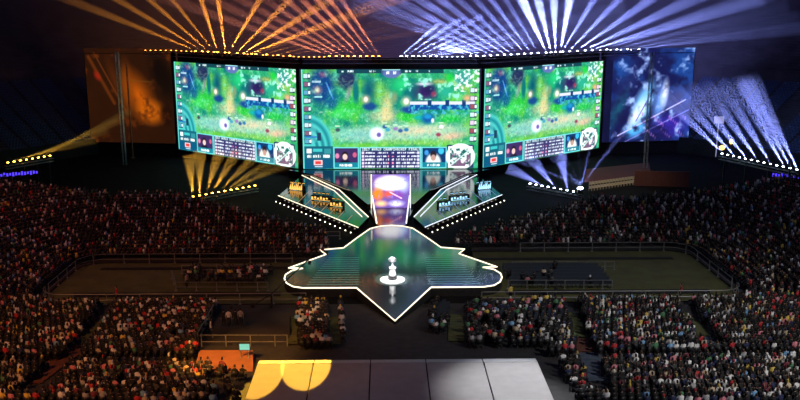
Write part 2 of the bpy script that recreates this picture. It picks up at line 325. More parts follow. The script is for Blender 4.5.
def beam(lp, p, tgt, colr, pw, L=40, r1=1.2, root=None, r0=.16, dens=None):
    p = Vector(p); d = (Vector(tgt) - p); L = L or d.length; d.normalize(); qt = d.to_track_quat('Z', 'Y'); n = 18; m = MB(); vs = []; fs = []
    for z, r in ((.1, r0), (L, r1)):
        for i in range(n): a = 2 * PI * i / n; vs.append((r * math.cos(a), r * math.sin(a), z))
    for i in range(n): fs.append((i, (i + 1) % n, n + (i + 1) % n, n + i))
    fs += [tuple(range(n))[::-1], tuple(range(n, 2 * n))]; m.add(vs, fs)
    ob = m.build('light_beam', haze, lp); off = p - lp.location
    ob.location = off; ob.rotation_mode = 'QUATERNION'; ob.rotation_quaternion = qt
    l = bpy.data.lights.new('beam_light', 'SPOT'); l.energy = pw * BEAM; l.color = CO[colr]; l.spot_size = 2 * math.atan((r1 * 1.05) / L); l.spot_blend = .5; l.shadow_soft_size = .08
    lo = bpy.data.objects.new('beam_light', l); COL.objects.link(lo); lo.parent = lp; lo.location = off + d * .05; lo.rotation_mode = 'QUATERNION'; lo.rotation_quaternion = d.to_track_quat('-Z', 'Y')
def truss_pt(px):
    P = [Vector(n) for n in nodes_]; pr = [proj(n)[0] for n in P]
    for i in range(5):
        if pr[i] <= px <= pr[i + 1]:
            lo, hi = 0., 1.
            for _ in range(30):
                t = (lo + hi) / 2
                if proj(P[i].lerp(P[i + 1], t))[0] < px: lo = t
                else: hi = t
            return P[i].lerp(P[i + 1], t) + Vector((0, -.35, -.12)), labs[i]
    return None, None
def B(px, tx, ty, colr, pw, r1=1.2, depth=0, L=None, es=None):
    P, lab = truss_pt(px)
    nm = {'orange': 'orange', 'blue': 'blue-white', 'pink': 'red-orange'}[colr]
    lp = lamp(P, 'blue' if colr == 'blue' else 'orange', f'lamp beaming {nm} upward, on the {lab}', 'beam lamps on the trusses over the screens', es or 26)
    T = V(tx, ty, P.y + depth); src = P + Vector((0, 0, .68)); d = T - src
    beam(lp, src, T, colr, pw, 34, 34 * r1 * .032, lp, r0=.17)
used = []
def fan(x0, x1, n, f, colr, pw, r1, depth=0):
    depth = -.6
    for i in range(n):
        t = i / (n - 1) if n > 1 else 0; px = x0 + (x1 - x0) * t + random.uniform(-.4, .4); used.append(px); tx, ty = f(t)
        B(px, tx, ty, colr, pw * random.uniform(.75, 1.25), r1, depth)
# orange side
fan(196, 215, 4, lambda t: (150 + 34 * t, 32 - 18 * t), 'orange', 4.5e4, 1.3, 3)
fan(218, 226, 2, lambda t: (203 + 16 * t, 5), 'orange', 9e4, 1.7, 3)
fan(230, 252, 4, lambda t: (256 + 60 * t, 6 + 22 * t), 'orange', 8e4, 1.6, 3)
fan(256, 290, 4, lambda t: (320 + 30 * t, 32 + 12 * t), 'orange', 1.2e4, 1.0, 3)
fan(330, 379, 9, lambda t: (268 + 70 * t, 34 - 40 * t), 'pink', 4e4, 1.3, 3)
# blue side
fan(401, 436, 7, lambda t: (474 + 60 * t, -6 + 46 * t), 'blue', 7.5e4, 1.6, 3)
fan(470, 538, 11, lambda t: (372 + 128 * t, 30 - 40 * t), 'blue', 7e4, 1.6, 3)
fan(546, 560, 4, lambda t: (516 + 56 * t, -14), 'blue', 2e5, 3.0, 3)
fan(562, 592, 5, lambda t: (602 + 86 * t, -14 + 34 * t), 'blue', 1e5, 2.0, 3)
fan(606, 638, 4, lambda t: (690 + 50 * t, 22 + 14 * t), 'blue', 4e4, 1.5, 3)
px = 146.0
while px < 641:
    if all(abs(px - u) > 3.2 for u in used) and not 384 < px < 396:
        P, lab = truss_pt(px); lamp(P, 'orange' if px < 390 else 'blue', f"small {'warm' if px < 390 else 'cold white'} lamp without a beam on the {lab}", 'lamp dots on the trusses over the screens', 9, .8)
    px += 5.1
# lower rows
def low_row(a, b, n, tg, colr, pw, side, Ld, big=None, r1=.7, z=1.2, lab='', es=24):
    A, Bv = G(*a, z), G(*b, z)
    m = MB(); e = (Bv - A).normalized() * .5; root = truss(A - e - Vector((0, 0, .7)), Bv + e - Vector((0, 0, .7)), .5, label='low ground truss ' + lab)
    if z > 2:
        for t in (.05, .35, .65, .95):
            q0 = A.lerp(Bv, t); m = MB(); m.box((q0.x - root.location.x, q0.y - root.location.y, (q0.z - .9) / 2 - root.location.z), (.25, .25, q0.z - .9)); m.build('support_leg', steel, root)
    for i in range(n):
        t = i / (n - 1); P = A.lerp(Bv, t); bb = big is not None and i == big
        lp = lamp(P - Vector((0, 0, .42)), colr, f'{colr} beam lamp on the low ground truss ' + lab, 'beam lamps ' + lab, 60 if bb else es, 2.2 if bb else .9)
        if bb: lp['label'] = 'dazzling large lamp ending the low truss right of the stage'
        if bb:
            s0 = P + Vector((0, -.35, 1.3))
            for T in ((606, 154), (591, 143), (578, 146), (562, 148), (545, 152), (522, 162)):
                TT = V(T[0], T[1], P.y - .5); beam(lp, s0, TT, colr, pw * 1.6, 13, .62, lp)
            continue
        T = tg(t)
        if T is None: continue
        TT = V(T[0], T[1], P.y + T[2]); s0 = P + Vector((0, 0, .25)); beam(lp, s0, TT, colr, pw, min(Ld, (TT - s0).length), r1, lp)
low_row((193, 197), (255, 186), 11, lambda t: [(189, 155, 0), (200, 150, 0), (220, 150, 0), (238, 150, 0), (262, 150, 2), (285, 152, 3), (300, 158, 3), None, None, None, None][int(round(t * 10))], 'yellow', 4000, -1, 17, r1=1.15, lab='left of the stage under the left screen')
low_row((580, 193), (530, 184), 9, lambda t: [None, None, (560, 152, 0), None, (530, 156, 2), None, (508, 168, 2), None, None][int(round(t * 8))], 'blue', 8000, 1, 17, big=0, r1=1.15, lab='right of the stage under the right screen')
low_row((722, 154), (797, 170), 13, lambda t: (660 + 92 * t, 92 - 12 * t, -16) if int(round(t * 12)) % 2 == 0 or t > .8 else None, 'blue', 4.5e4, 1, 40, r1=1.25, z=5.2, lab='at the rail of the far right stand')
low_row((8, 163), (50, 156), 8, lambda t: (96 + 40 * t, 140 - 34 * t, -8) if int(round(t * 7)) % 2 == 0 else None, 'yellow', 7e3, -1, 30, r1=.7, z=4.6, lab='at the rail of the far left stand')
for o in protos.values():
    for c in list(o.children): bpy.data.objects.remove(c)
    bpy.data.objects.remove(o)
# ------------------------------------------------------------------ stage
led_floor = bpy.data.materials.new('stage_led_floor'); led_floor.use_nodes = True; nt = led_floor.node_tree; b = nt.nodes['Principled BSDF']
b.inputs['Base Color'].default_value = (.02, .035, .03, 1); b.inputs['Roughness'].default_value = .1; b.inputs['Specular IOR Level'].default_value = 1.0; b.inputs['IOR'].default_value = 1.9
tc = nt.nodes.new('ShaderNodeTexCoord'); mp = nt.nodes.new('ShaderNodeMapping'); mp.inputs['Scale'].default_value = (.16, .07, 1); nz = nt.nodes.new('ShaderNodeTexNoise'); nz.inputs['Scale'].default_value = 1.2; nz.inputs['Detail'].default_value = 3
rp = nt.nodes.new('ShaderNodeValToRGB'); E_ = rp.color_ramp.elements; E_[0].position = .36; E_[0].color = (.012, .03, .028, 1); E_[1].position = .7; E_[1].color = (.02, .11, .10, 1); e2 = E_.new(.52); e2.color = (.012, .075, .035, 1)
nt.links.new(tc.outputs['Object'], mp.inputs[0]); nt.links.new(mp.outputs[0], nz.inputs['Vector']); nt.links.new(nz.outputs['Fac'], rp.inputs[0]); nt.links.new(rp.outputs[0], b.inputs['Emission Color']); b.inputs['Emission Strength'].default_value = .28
glossy = mat('glossy_black_deck', (.012, .012, .016), .12, spec=.9, noise=.3)
warm_strip = mat('warm_white_led_strip', (.9, .9, .9), .4, em=(1, .86, .62), es=1.9)
cool_strip = mat('cool_white_led_strip', (.9, .9, .9), .4, em=(.8, .86, 1), es=1.5)
bulb_m = mat('small_bulb', (.9, .9, .9), .3, em=(1, .9, .72), es=5)
SH = 1.0
half = [(391.5, 225.5), (403, 226.2), (413, 228.5), (426, 237), (441, 247.5), (464.6, 249.3), (459, 253.8), (497, 267), (483, 267.5), (494, 269.5), (500.5, 273.5), (502, 277.5), (500, 282), (494, 285.5), (484, 287), (431, 287.5), (394, 321)]
R_ = [G(x, y, SH) for x, y in half]; cx_ = 0.0
right = [(max(p.x, 0), p.y) for p in R_]; right[0] = (0, R_[0].y); right[-1] = (0, R_[-1].y)
# the smooth outer end of the side arm bends as a round curve
outline = right + [(-x, y) for x, y in right[-2:0:-1]]
stage = empty('stage', (0, 95, 0)); tag(stage, 'star-shaped show stage with white edge lights, green glowing floor', 'stage')
def loc(pts): return [(x, y - 95) for x, y in pts]
m = MB(); m.prism(loc(outline), 0, SH - .04); m.build('stage_base', black, stage)
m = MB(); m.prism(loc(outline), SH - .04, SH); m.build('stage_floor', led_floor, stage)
m = MB(); m.tube([(x, y, SH + .02) for x, y in loc(outline)], .075, 6, closed=True); m.build('edge_light', warm_strip, stage)
# striped side panels
strip_m = mat('led_panel_ridge', (.05, .06, .06), .3, em=(.04, .25, .2), es=.6)
for sgn in (-1, 1):
    a = G(426, 257.5, SH); bq = G(428, 284, SH); c = G(480, 284, SH); d = G(457, 257.5, SH)
    m = MB()
    for k in range(13):
        t = k / 12; x0 = a.x * (1 - t) + bq.x * t; y0 = a.y * (1 - t) + bq.y * t; x1 = d.x * (1 - t) + c.x * t + .0
        m.box((sgn * (x0 + x1) / 2, y0 - 95, SH + .012), (abs(x1 - x0), .09, .024))
    m.build('floor_ridges', strip_m, stage)
# small lights around the rim
bp_root = None
def floor_bulb(p, lab, grp, mt=None, s=1.0):
    global bp_root
    if bp_root is None:
        bp_root = MB(); bp_root.lathe([(.09, 0), (.09, .12), (.05, .16)], n=8, mi=0); bp_root.lathe([(.05, .16), (.1, .2), (.09, .28), (.02, .33)], n=8, mi=1); bp_root = bp_root.mesh('floor_lamp', [black, bulb_m])
    o = bpy.data.objects.new('floor_lamp', bp_root); COL.objects.link(o); o.location = p; o.scale = (s, s, s); tag(o, lab, 'lamp', grp); return o
for i in range(len(outline)):
    a = Vector(outline[i]); b2 = Vector(outline[(i + 1) % len(outline)]); L = (b2 - a).length; n = int(L / 2.2); nr = Vector((-(b2 - a).y, (b2 - a).x)).normalized()
    for k in range(n):
        pt = a.lerp(b2, (k + .5) / n) + nr * .8
        if pt.y < 88: continue
        side = 'left' if pt.x < 0 else 'right'
        floor_bulb((pt.x, pt.y, 0), f'small bright floor lamp beside the {side} {"front" if pt.y < 90 else "rear"} edge of the star stage', 'floor lamps around the star stage', s=.7)
# plinth and trophy
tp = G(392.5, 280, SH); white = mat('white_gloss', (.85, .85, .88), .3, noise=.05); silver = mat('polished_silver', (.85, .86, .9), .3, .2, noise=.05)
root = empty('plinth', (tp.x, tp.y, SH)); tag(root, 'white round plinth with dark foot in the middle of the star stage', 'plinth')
m = MB(); m.lathe([(1.35, .025), (1.35, .09), (1.25, .11)], n=40); m.build('light_disc_plate', white, root)  # white plate added as the disc of spotlight on the dark deck
m = MB(); m.lathe([(.5, .11), (.5, .5), (.44, .55)], n=24); m.build('dark_foot', black, root)
m = MB(); m.lathe([(.44, .55), (.36, .7), (.33, 1.3), (.4, 1.38), (.4, 1.45)], n=24); m.build('column', white, root, True)
TZ2 = SH + 1.45; tr = empty('trophy', (tp.x, tp.y, TZ2)); tag(tr, 'silver cup trophy standing on the white plinth', 'trophy')
m = MB(); m.lathe([(.22, 0), (.22, .1), (.1, .2), (.07, .4), (.12, .46)], n=20); m.build('stem', silver, tr, True)
m = MB(); m.lathe([(.1, .46), (.2, .6), (.25, .85), (.22, 1.0), (.27, 1.08), (.24, 1.08), (.15, .75), (.02, .65)], n=24); m.build('bowl', silver, tr, True)
for sg in (-1, 1):
    m = MB(); m.tube([(sg * .2, 0, .62), (sg * .36, 0, .7), (sg * .38, 0, .92), (sg * .23, 0, 1.0)], .035, 6); m.build('handle', silver, tr, True)
# ------------------------------------------------------------------ wing decks behind the stage
gold_glow = mat('gold_team_sign', (.3, .2, .1), .4, em=(1, .5, .1), es=1.6); ice_glow = mat('ice_team_sign', (.1, .2, .3), .4, em=(.35, .7, 1), es=1.8)
WZ = .9
wingR = [G(x, y, WZ) for x, y in ((502, 195), (425, 227.5), (414, 217), (441, 189.5), (475, 173))]
chair_grp = 'x'
for sg, nm in ((-1, 'left'), (1, 'right')):
    pts = [(sg * p.x, p.y) for p in wingR]; st = warm_strip if sg < 0 else cool_strip
    root = empty('wing_deck', (0, 110, 0)); tag(root, f'glossy {nm} wing deck outlined by light strips, spreading back towards the screens', 'stage wing')
    L = [(x, y - 110) for x, y in pts]; m = MB(); m.prism(L if sg > 0 else L[::-1], 0, WZ); m.build('deck', glossy, root)
    m = MB(); m.tube([(x, y, WZ + .05) for x, y in L[:2]], .065, 6); m.build('front_light_strip', st, root)
    m = MB(); m.tube([(x, y, WZ + .05) for x, y in L[2:]], .06, 6); m.build('rear_light_strip', st, root)
    m = MB(); m.tube([(L[2][0] + sg * .9, L[2][1] + .2, WZ + .05), (L[3][0] + sg * .8, L[3][1] - .6, WZ + .05), (L[4][0] + sg * .2, L[4][1] - 1.6, WZ + .05)], .05, 6); m.build('inner_light_strip', st, root)
    A, Bq = Vector((*L[0], WZ)), Vector((*L[1], WZ)); nr = Vector(((Bq - A).y, -(Bq - A).x, 0)).normalized() * (1 if sg < 0 else -1)
    if nr.y > 0: nr = -nr
    for k in range(17):
        pt = A.lerp(Bq, (k + .5) / 17) + nr * .75; floor_bulb((pt.x, pt.y + 110, 0), f'small floor lamp along the front edge of the {nm} wing deck', f'floor lamps below the {nm} wing deck', s=.9)
    # thin floor light lines across the deck
    C_, D_ = Vector((*L[2], WZ)), Vector((*L[4], WZ)); m = MB()
    for k in range(9):
        t = (k + .6) / 10; u = A.lerp(Bq, t); u2 = D_.lerp(C_, t); v_ = u.lerp(u2, .55); m.tube([u + Vector((0, 0, .02)), v_ + Vector((0, 0, .02))], .035, 4)
    m.build('floor_lines', mat('dim_line_' + nm, (.2, .2, .25), .4, em=(1, .6, .3) if sg < 0 else (.35, .5, 1), es=.35), root)
    # signs and player desks
    gl = gold_glow if sg < 0 else ice_glow; gx = 'gold' if sg < 0 else 'icy blue'
    for j, (px_, py_, w) in enumerate(((483, 189, 3.0), (459, 200, 3.4), (444, 206, 2.2))):
        P = G(px_, py_, WZ); an = math.atan2(12, 20)
        r2 = empty('player_desk', (sg * P.x, P.y, WZ), sg * an * .8)
        tag(r2, f"black player desk with {gx} front on the {nm} wing deck, {('outermost of the three', 'middle of the three', 'innermost of the three')[j]}", 'desk')
        m = MB(); m.box((0, 0, .74), (w, .8, .06)); m.build('desk_top', black, r2)
        for x in (-w / 2 + .1, w / 2 - .1): m = MB(); m.box((x, .05, .355), (.08, .6, .71)); m.build('leg', black, r2)
        m = MB(); m.box((0, -.36, .38), (w - .1, .05, .6)); m.build('front_panel', black, r2)
        if j == 0:
            m = MB()
            for k in range(7): x = (k - 3) * w / 9; m.add([(x - .12, -.4, .3), (x + .16, -.4, .3), (x + .3 * (k - 3) * .15, -.4, .95 + .25 * math.sin(k * 2.1 + 1))], [(0, 1, 2)])
            m2 = MB()
            for k in range(7): x = (k - 3) * w / 9; m2.tube([(x, -.42, .12), (x + .06, -.43, .5), (x + .2, -.42, 1.1 + .3 * math.sin(k * 2.1))], [.16, .13, .02], 6)
            m2.build('flame_emblem', gl, r2)
        else:
            m = MB()
            for k in range(int(w / .5)): x = (k + .5) * .5 - w / 2; m.box((x, -.4, .38 + .1 * (k % 2)), (.3, .03, .42 - .1 * (k % 3)))
            m.box((0, -.385, .16), (w - .15, .04, .06))
            m.build('glowing_lettering', gl, r2)
        for k in range(int(w / .75)):
            x = (k + .5) * .75 - w / 2 + .1; r3 = empty('monitor', Vector((sg * P.x, P.y, WZ + .77)) + Matrix.Rotation(sg * an * .8, 3, 'Z') @ Vector((x, .05, 0)), sg * an * .8)
            tag(r3, f"desktop monitor glowing on the {('outermost', 'middle', 'innermost')[j]} player desk of the {nm} wing deck", 'monitor', f'monitors on the {nm} player desks')
            m = MB(); m.box((0, 0, .01), (.24, .18, .02)); m.box((0, .02, .12), (.04, .04, .22)); m.build('stand', black, r3)
            m = MB(); m.box((0, 0, .36), (.58, .04, .34)); m.build('housing', black, r3)
            m = MB(); m.box((0, .024, .36), (.54, .01, .3)); m.box((0, -.024, .36), (.5, .01, .06)); m.build('screen_face', gl, r3)
# walkway from gate to stage
m = MB(); gt = G(391, 214, WZ); m.prism([(-1.9, R_[0].y + .5), (1.9, R_[0].y + .5), (3.4, 122), (-3.4, 122)][::1], 0, WZ); tag(m.build('entrance_walkway', glossy), 'glossy dark walkway leading from the glowing gate to the star stage', 'walkway')
# gate
gateY = 122.0
g_ = Pic(34, 32, 2, (100, 75, 150)); a1 = g_.noise(6); a2 = g_.noise(3)
g_.ell(17, 8, 16, 9, (255, 250, 255), .5); g_.ell(28, 10, 8, 10, (190, 210, 255), .8); g_.ell(6, 10, 6, 8, (255, 225, 215), .8); g_.ell(5, 19, 7, 8, (255, 120, 20), .7); g_.ell(15, 19, 7, 5, (215, 80, 60), .8); g_.ell(24, 20, 7, 5, (120, 60, 150), .8)
g_.ell(8, 28, 8, 4, (255, 190, 130), .8); g_.ell(22, 28, 9, 4, (220, 220, 255), .7); g_.line(16, 17, 27, 23, .7, (255, 200, 230)); g_.mix((a2 - .58) * 4, (120, 110, 200)); g_.ell(16, 6, 5, 3, (110, 120, 220), .8, .6); g_.ell(17, 9, 13, 8, (255, 252, 255), .6)
gme = g_.grid('gate_picture', 5.4, 5.0, screen_mat('gate_picture', 2.0))
gr = empty('entrance_gate', (0, gateY, 0)); tag(gr, 'glowing white and orange entrance gate below the centre giant screen', 'gate')
f = bpy.data.objects.new('gate_picture', gme); COL.objects.link(f); f.parent = gr; f.location = (0, 0, WZ)
m = MB(); m.box((0, .3, 3.3), (5.8, .5, 5.2)); m.build('backing', black, gr)
for sg in (-1, 1):
    m = MB(); m.box((sg * 2.85, -.05, 3.4), (.16, .3, 5.0)); m.build('light_pillar', warm_strip if sg < 0 else cool_strip, gr)
    r2 = empty('ramp_light_rail', (sg * 2.75, gateY - .5, 0)); tag(r2, f"slanted {'warm' if sg < 0 else 'cold'} light rail beside the walkway, {'left' if sg < 0 else 'right'} of the gate", 'light rail')
    m = MB(); m.tube([(0, 0, 2.8), (-sg * .75, -10, WZ + .35)], .1, 6); m.build('light_tube', warm_strip if sg < 0 else cool_strip, r2)
    m = MB()
    for k in range(6): m.tube([(-sg * .75 * k / 6, -10 * k / 6, 0 if k == 0 else WZ), (-sg * .75 * k / 6, -10 * k / 6, 2.7 - k * .25)], .04, 5)
    m.build('posts', steel, r2)
# glossy floor between the wings and the screens
m = MB(); m.prism([(-18, 149.2), (-13.2, 144.9), (-6.3, 132), (-3.45, 122.2), (3.45, 122.2), (6.3, 132), (13.2, 144.9), (18, 149.2)], 0.002, 1.4); tag(m.build('rear_deck', glossy), 'glossy rear deck mirroring the bottom of the centre giant screen', 'stage deck')
# ------------------------------------------------------------------ floor, terraces
m = MB(); m.add([(-220, -30, 0), (220, -30, 0), (220, 320, 0), (-220, 320, 0)], [(0, 1, 2, 3)]); m.build('floor', dark)['kind'] = 'structure'
YN, XW, YL, YR, RC = 83.0, 37.0, 98.0, 102.0, 3.0
path = []  # (x, y, nx, ny, slope)
def seg(x0, y0, x1, y1, nx, ny, s0, s1, n):
    for i in range(n): t = i / n; path.append((x0 + (x1 - x0) * t, y0 + (y1 - y0) * t, nx, ny, s0 + (s1 - s0) * t))
def arc(cx, cy, a0, a1, s0, s1, n=14):
    for i in range(n): t = i / n; a = math.radians(a0 + (a1 - a0) * t); path.append((cx + RC * math.cos(a), cy + RC * math.sin(a), math.cos(a), math.sin(a), s0 + (s1 - s0) * t))
SN, SS, SF = .09, .2, .27
seg(6, YR, XW - RC, YR, 0, 1, SF, SF, 14); arc(XW - RC, YR - RC, 90, 0, SF, SF); seg(XW, YR - RC, XW, YN + RC, 1, 0, SF, SS, 10); arc(XW - RC, YN + RC, 0, -90, SS, SN)
seg(XW - RC, YN, -XW + RC, YN, 0, -1, SN, SN, 30); arc(-XW + RC, YN + RC, -90, -180, SN, SS); seg(-XW, YN + RC, -XW, YL - RC, -1, 0, SS, SF, 10); arc(-XW + RC, YL - RC, 180, 90, SF, SF); seg(-XW + RC, YL, -6, YL, 0, 1, SF, SF, 14); path.append((-6, YL, 0, 1, SF))
ROW = .85; K = 44
def allowed(x, y):
    if y > 97: return y < min(100 + .48 * abs(x), 114) + (1 if x > 0 else 0) and abs(x) > 8
    return True
def ring_z(s, k): return max(0, s * ROW * k)
terr = MB(); NP = len(path)
for k in range(K):
    d0, d1 = k * ROW, (k + 1) * ROW
    for i in range(NP - 1):
        A, Bq = path[i], path[i + 1]
        mx, my = (A[0] + A[2] * (d0 + .4)), (A[1] + A[3] * (d0 + .4))
        if not allowed(mx, my): continue
        qd = [(A[0] + A[2] * d0, A[1] + A[3] * d0, ring_z(A[4], k)), (Bq[0] + Bq[2] * d0, Bq[1] + Bq[3] * d0, ring_z(Bq[4], k)), (Bq[0] + Bq[2] * d1, Bq[1] + Bq[3] * d1, ring_z(Bq[4], k)), (A[0] + A[2] * d1, A[1] + A[3] * d1, ring_z(A[4], k)),
              (Bq[0] + Bq[2] * d1, Bq[1] + Bq[3] * d1, ring_z(Bq[4], k + 1)), (A[0] + A[2] * d1, A[1] + A[3] * d1, ring_z(A[4], k + 1))]
        qd = [(a, b_, c + .01) for a, b_, c in qd]
        terr.add(qd, [(0, 3, 2, 1), (3, 5, 4, 2)])
tag(terr.build('seating_terrace', mat('terrace_concrete', (.035, .033, .035), .8, noise=.3, nscale=1.5)), kind='structure')
def terr_z(x, y):
    # ring index and slope at a point
    best = None
    for i in range(NP - 1):
        A = path[i]
        # parameter along tangent
        dx, dy = x - A[0], y - A[1]; dn = dx * A[2] + dy * A[3]
        dt = abs(-dx * A[3] + dy * A[2])
        if dn >= -.01 and (best is None or dt < best[0]): best = (dt, dn, A[4])
    if best is None or best[0] > 4: return 0, -1
    return ring_z(best[2], int(best[1] / ROW)), best[1]
# pit covering
m = MB(); pit = [(a[0] - a[2] * .3, a[1] - a[3] * .3) for a in path]
pl = [p_ for p_ in pit if p_[0] < -8.5]; pr = [p_ for p_ in pit if p_[0] > 8.5]
olive = mat('olive_pitch_cover', (.10, .105, .03), .85, noise=.25, nscale=.5)
pcx = [(x, y) for x, y in pl]; m.add([(x, y, .02) for x, y in pcx], [tuple(range(len(pcx)))]); tag(m.build('floor_cover_left', olive), kind='structure')
m = MB(); m.add([(x, y, .02) for x, y in pr], [tuple(range(len(pr)))]); tag(m.build('floor_cover_right', olive), kind='structure')
dk = mat('dark_mat_strip', (.012, .012, .01), .8, noise=.4)
for sg, nm in ((-1, 'left'), (1, 'right')):
    for y, w, x0, x1, wd in ((86.2, 1.3, 12, 34, 'near'), (95.4 if sg < 0 else 98.5, .8, 10, 34, 'far')):
        m = MB(); m.box((sg * (x0 + x1) / 2, y, .06), (x1 - x0, w, .07)); tag(m.build('floor_mat', dk), f'long dark mat strip on the {nm} pitch cover, {wd} side', 'mat')
# ------------------------------------------------------------------ barriers
rail_m = mat('galvanised_rail', (.26, .26, .25), .5, .5, noise=.15)
def railing(pts, h, lab, post=2.2, zf=lambda x, y: 0, name='crowd_barrier', mesh=False, mats=None):
    root = empty(name, (pts[0][0], pts[0][1], zf(*pts[0]))); tag(root, lab, 'barrier'); o = root.location; mt = mats or rail_m
    P = []
    for i in range(len(pts) - 1):
        a, b_ = Vector(pts[i]), Vector(pts[i + 1]); n = max(1, int((b_ - a).length / 1.0)); P += [a.lerp(b_, k / n) for k in range(n)]
    P.append(Vector(pts[-1])); P3 = [Vector((p_.x, p_.y, zf(p_.x, p_.y))) - o for p_ in P]
    for hh, nm in ((h, 'top_rail'), (h * .45, 'lower_rail')): m = MB(); m.tube([p_ + Vector((0, 0, hh)) for p_ in P3], .045, 5); m.build(nm, mt, root)
    acc = 0; last = None; nposts = 0
    for i, p_ in enumerate(P3):
        acc += 0 if last is None else (p_ - last).length; last = p_
        if i == 0 or acc >= post or i == len(P3) - 1:
            acc = 0; m = MB(); m.box((p_.x, p_.y, p_.z + h / 2), (.09, .09, h)); m.box((p_.x, p_.y, p_.z + .02), (.3, .3, .04)); m.build('post', mt, root); nposts += 1
    return root
off = lambda sel, d: [(a[0] + a[2] * d, a[1] + a[3] * d) for a in path if sel(a)]
railing(off(lambda a: a[1] <= YN + 3 and a[0] > 7, -.25)[::1], 1.15, 'long metal railing before the near right audience blocks', 2.6)
railing(off(lambda a: a[1] <= YN + 3 and a[0] < -7, -.25), 1.15, 'long metal railing before the near left audience blocks', 2.6)
railing(off(lambda a: a[1] > YN + 3 and a[0] > 14, -.25), 1.15, 'curved metal railing before the far right audience', 2.6)
railing(off(lambda a: a[1] > YN + 3 and a[0] < -11, -.25), 1.15, 'metal railing before the far left audience', 2.6)
def rl(x0, y0, x1, y1): a, b_ = G(x0, y0), G(x1, y1); return [(a.x, a.y), (b_.x, b_.y)]
railing(rl(176, 291, 268, 291), 1.0, 'low barrier in front of the small left seat block', 1.6)
railing(rl(172, 279, 176, 290), 1.0, 'short barrier at the left end of the small left seat block', 1.2)
railing(rl(182, 273.5, 270, 273), 1.0, 'barrier behind the small left seat block', 1.8)
railing(rl(508, 289, 612, 289), 1.0, 'low barrier in front of the small right seat block', 1.6)
railing(rl(512, 270, 614, 270), 1.0, 'barrier behind the small right seat block', 1.8)
railing(rl(305, 239, 340, 239), 1.0, 'short barrier near the left rear edge of the stage', 1.4)
railing(rl(306, 244, 322, 244), 1.0, 'second short barrier beside the left rear stage edge', 1.4)
# ------------------------------------------------------------------ aisles
def strip(pxpts, w0, w1, name, lab, mt):
    P = []
    for i in range(len(pxpts) - 1):
        a, b_ = G(*pxpts[i], .8), G(*pxpts[i + 1], .8); n = max(2, int((b_ - a).length / .4)); P += [a.lerp(b_, k / n) for k in range(n)]
    P.append(G(*pxpts[-1], .8)); m = MB(); vs = []; 
    for i, p_ in enumerate(P):
        t = i / (len(P) - 1); w = (w0 + (w1 - w0) * t) / 2; z, _ = terr_z(p_.x, p_.y); vs += [(p_.x - w, p_.y, z + .13), (p_.x + w, p_.y, z + .13)]
    m.add(vs, [(2 * i, 2 * i + 2, 2 * i + 3, 2 * i + 1) for i in range(len(P) - 1)]); m.f = [f_[::-1] for f_ in m.f]
    n0 = len(vs); m.add([(v_[0], v_[1], v_[2] - .1) for v_ in vs], [(2 * i, 2 * i + 1, 2 * i + 3, 2 * i + 2) for i in range(len(P) - 1)])
    o = m.build(name, mt); tag(o, lab, 'carpet'); return o
green_c = mat('green_carpet', (.09, .10, .03), .9, noise=.25, nscale=2); red_c = mat('brick_red_carpet', (.14, .045, .025), .9, noise=.25, nscale=2); blue_c = mat('slate_blue_flooring', (.07, .09, .13), .8, noise=.2, nscale=2)
strip([(568, 309), (581, 341)], 1.5, 1.6, 'aisle_carpet', 'green carpet at the head of the aisle right of the roof', green_c)
strip([(581, 342), (587, 360)], 1.6, 1.6, 'aisle_carpet', 'brick red carpet in the middle of the aisle right of the roof', red_c)
strip([(588, 361), (602, 398)], 1.9, 2.2, 'aisle_carpet', 'slate blue flooring at the near end of the right aisle', blue_c)
strip([(681, 309), (703, 340)], 1.4, 1.5, 'aisle_carpet', 'green carpet strip of the far right aisle', green_c)
strip([(704, 341), (716, 352)], 1.8, 1.8, 'aisle_carpet', 'slate blue floor at the foot of the far right aisle', blue_c)
strip([(112, 309), (84, 349)], 1.0, 1.4, 'aisle_carpet', 'green carpet at the head of the left aisle', green_c)
strip([(83, 350), (30, 399)], 1.7, 2.0, 'aisle_carpet', 'brick red carpet of the left aisle', red_c)
strip([(456, 311), (456, 346)], 1.4, 1.4, 'aisle_carpet', 'olive carpet strip just right of the stage front', green_c)
strip([(294, 314), (292, 350)], 1.0, 1.0, 'aisle_carpet', 'olive carpet strip left of the small centre-left block', green_c)
strip([(333, 314), (335, 350)], 1.0, 1.0, 'aisle_carpet', 'olive carpet strip right of the small centre-left block', green_c)
# ------------------------------------------------------------------ camera riser and orange walkway
def plank(pts, z0, z1, name, lab, mt, cat):
    P = [G(x, y, z1) for x, y in pts]; m = MB(); q_ = [(p_.x, p_.y) for p_ in P]; m.prism(q_, z0, z1); return tag(m.build(name, mt), lab, cat)
plank([(203, 343), (290, 343), (290, 312), (222, 312)], 0, 1.15, 'camera_riser', 'large dark camera platform in the near left seating', mat('riser_brown', (.035, .028, .02), .8, noise=.2), 'platform')
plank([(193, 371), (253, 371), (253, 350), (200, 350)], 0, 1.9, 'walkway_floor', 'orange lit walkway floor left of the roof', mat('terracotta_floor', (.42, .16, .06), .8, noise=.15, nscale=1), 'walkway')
P0, P1 = G(203, 345, 1.15), G(288, 345, 1.15)
railing([(P0.x, P0.y - .5), (P1.x, P1.y - .5)], 1.1, 'pale railing between the camera platform and orange walkway', 1.6, lambda x, y: 1.17)
P2 = G(221, 311, 0); railing([(P0.x - .4, P0.y), (P2.x - .4, P2.y)], 1.1, 'slanted railing along the left side of the camera platform', 2, lambda x, y: terr_z(x, y)[0] + .02)
mp_ = G(245, 357, 1.9); root = empty('tv_stand', (mp_.x, mp_.y, 1.9)); tag(root, 'teal glowing monitor on a thin stand over the orange walkway', 'monitor')
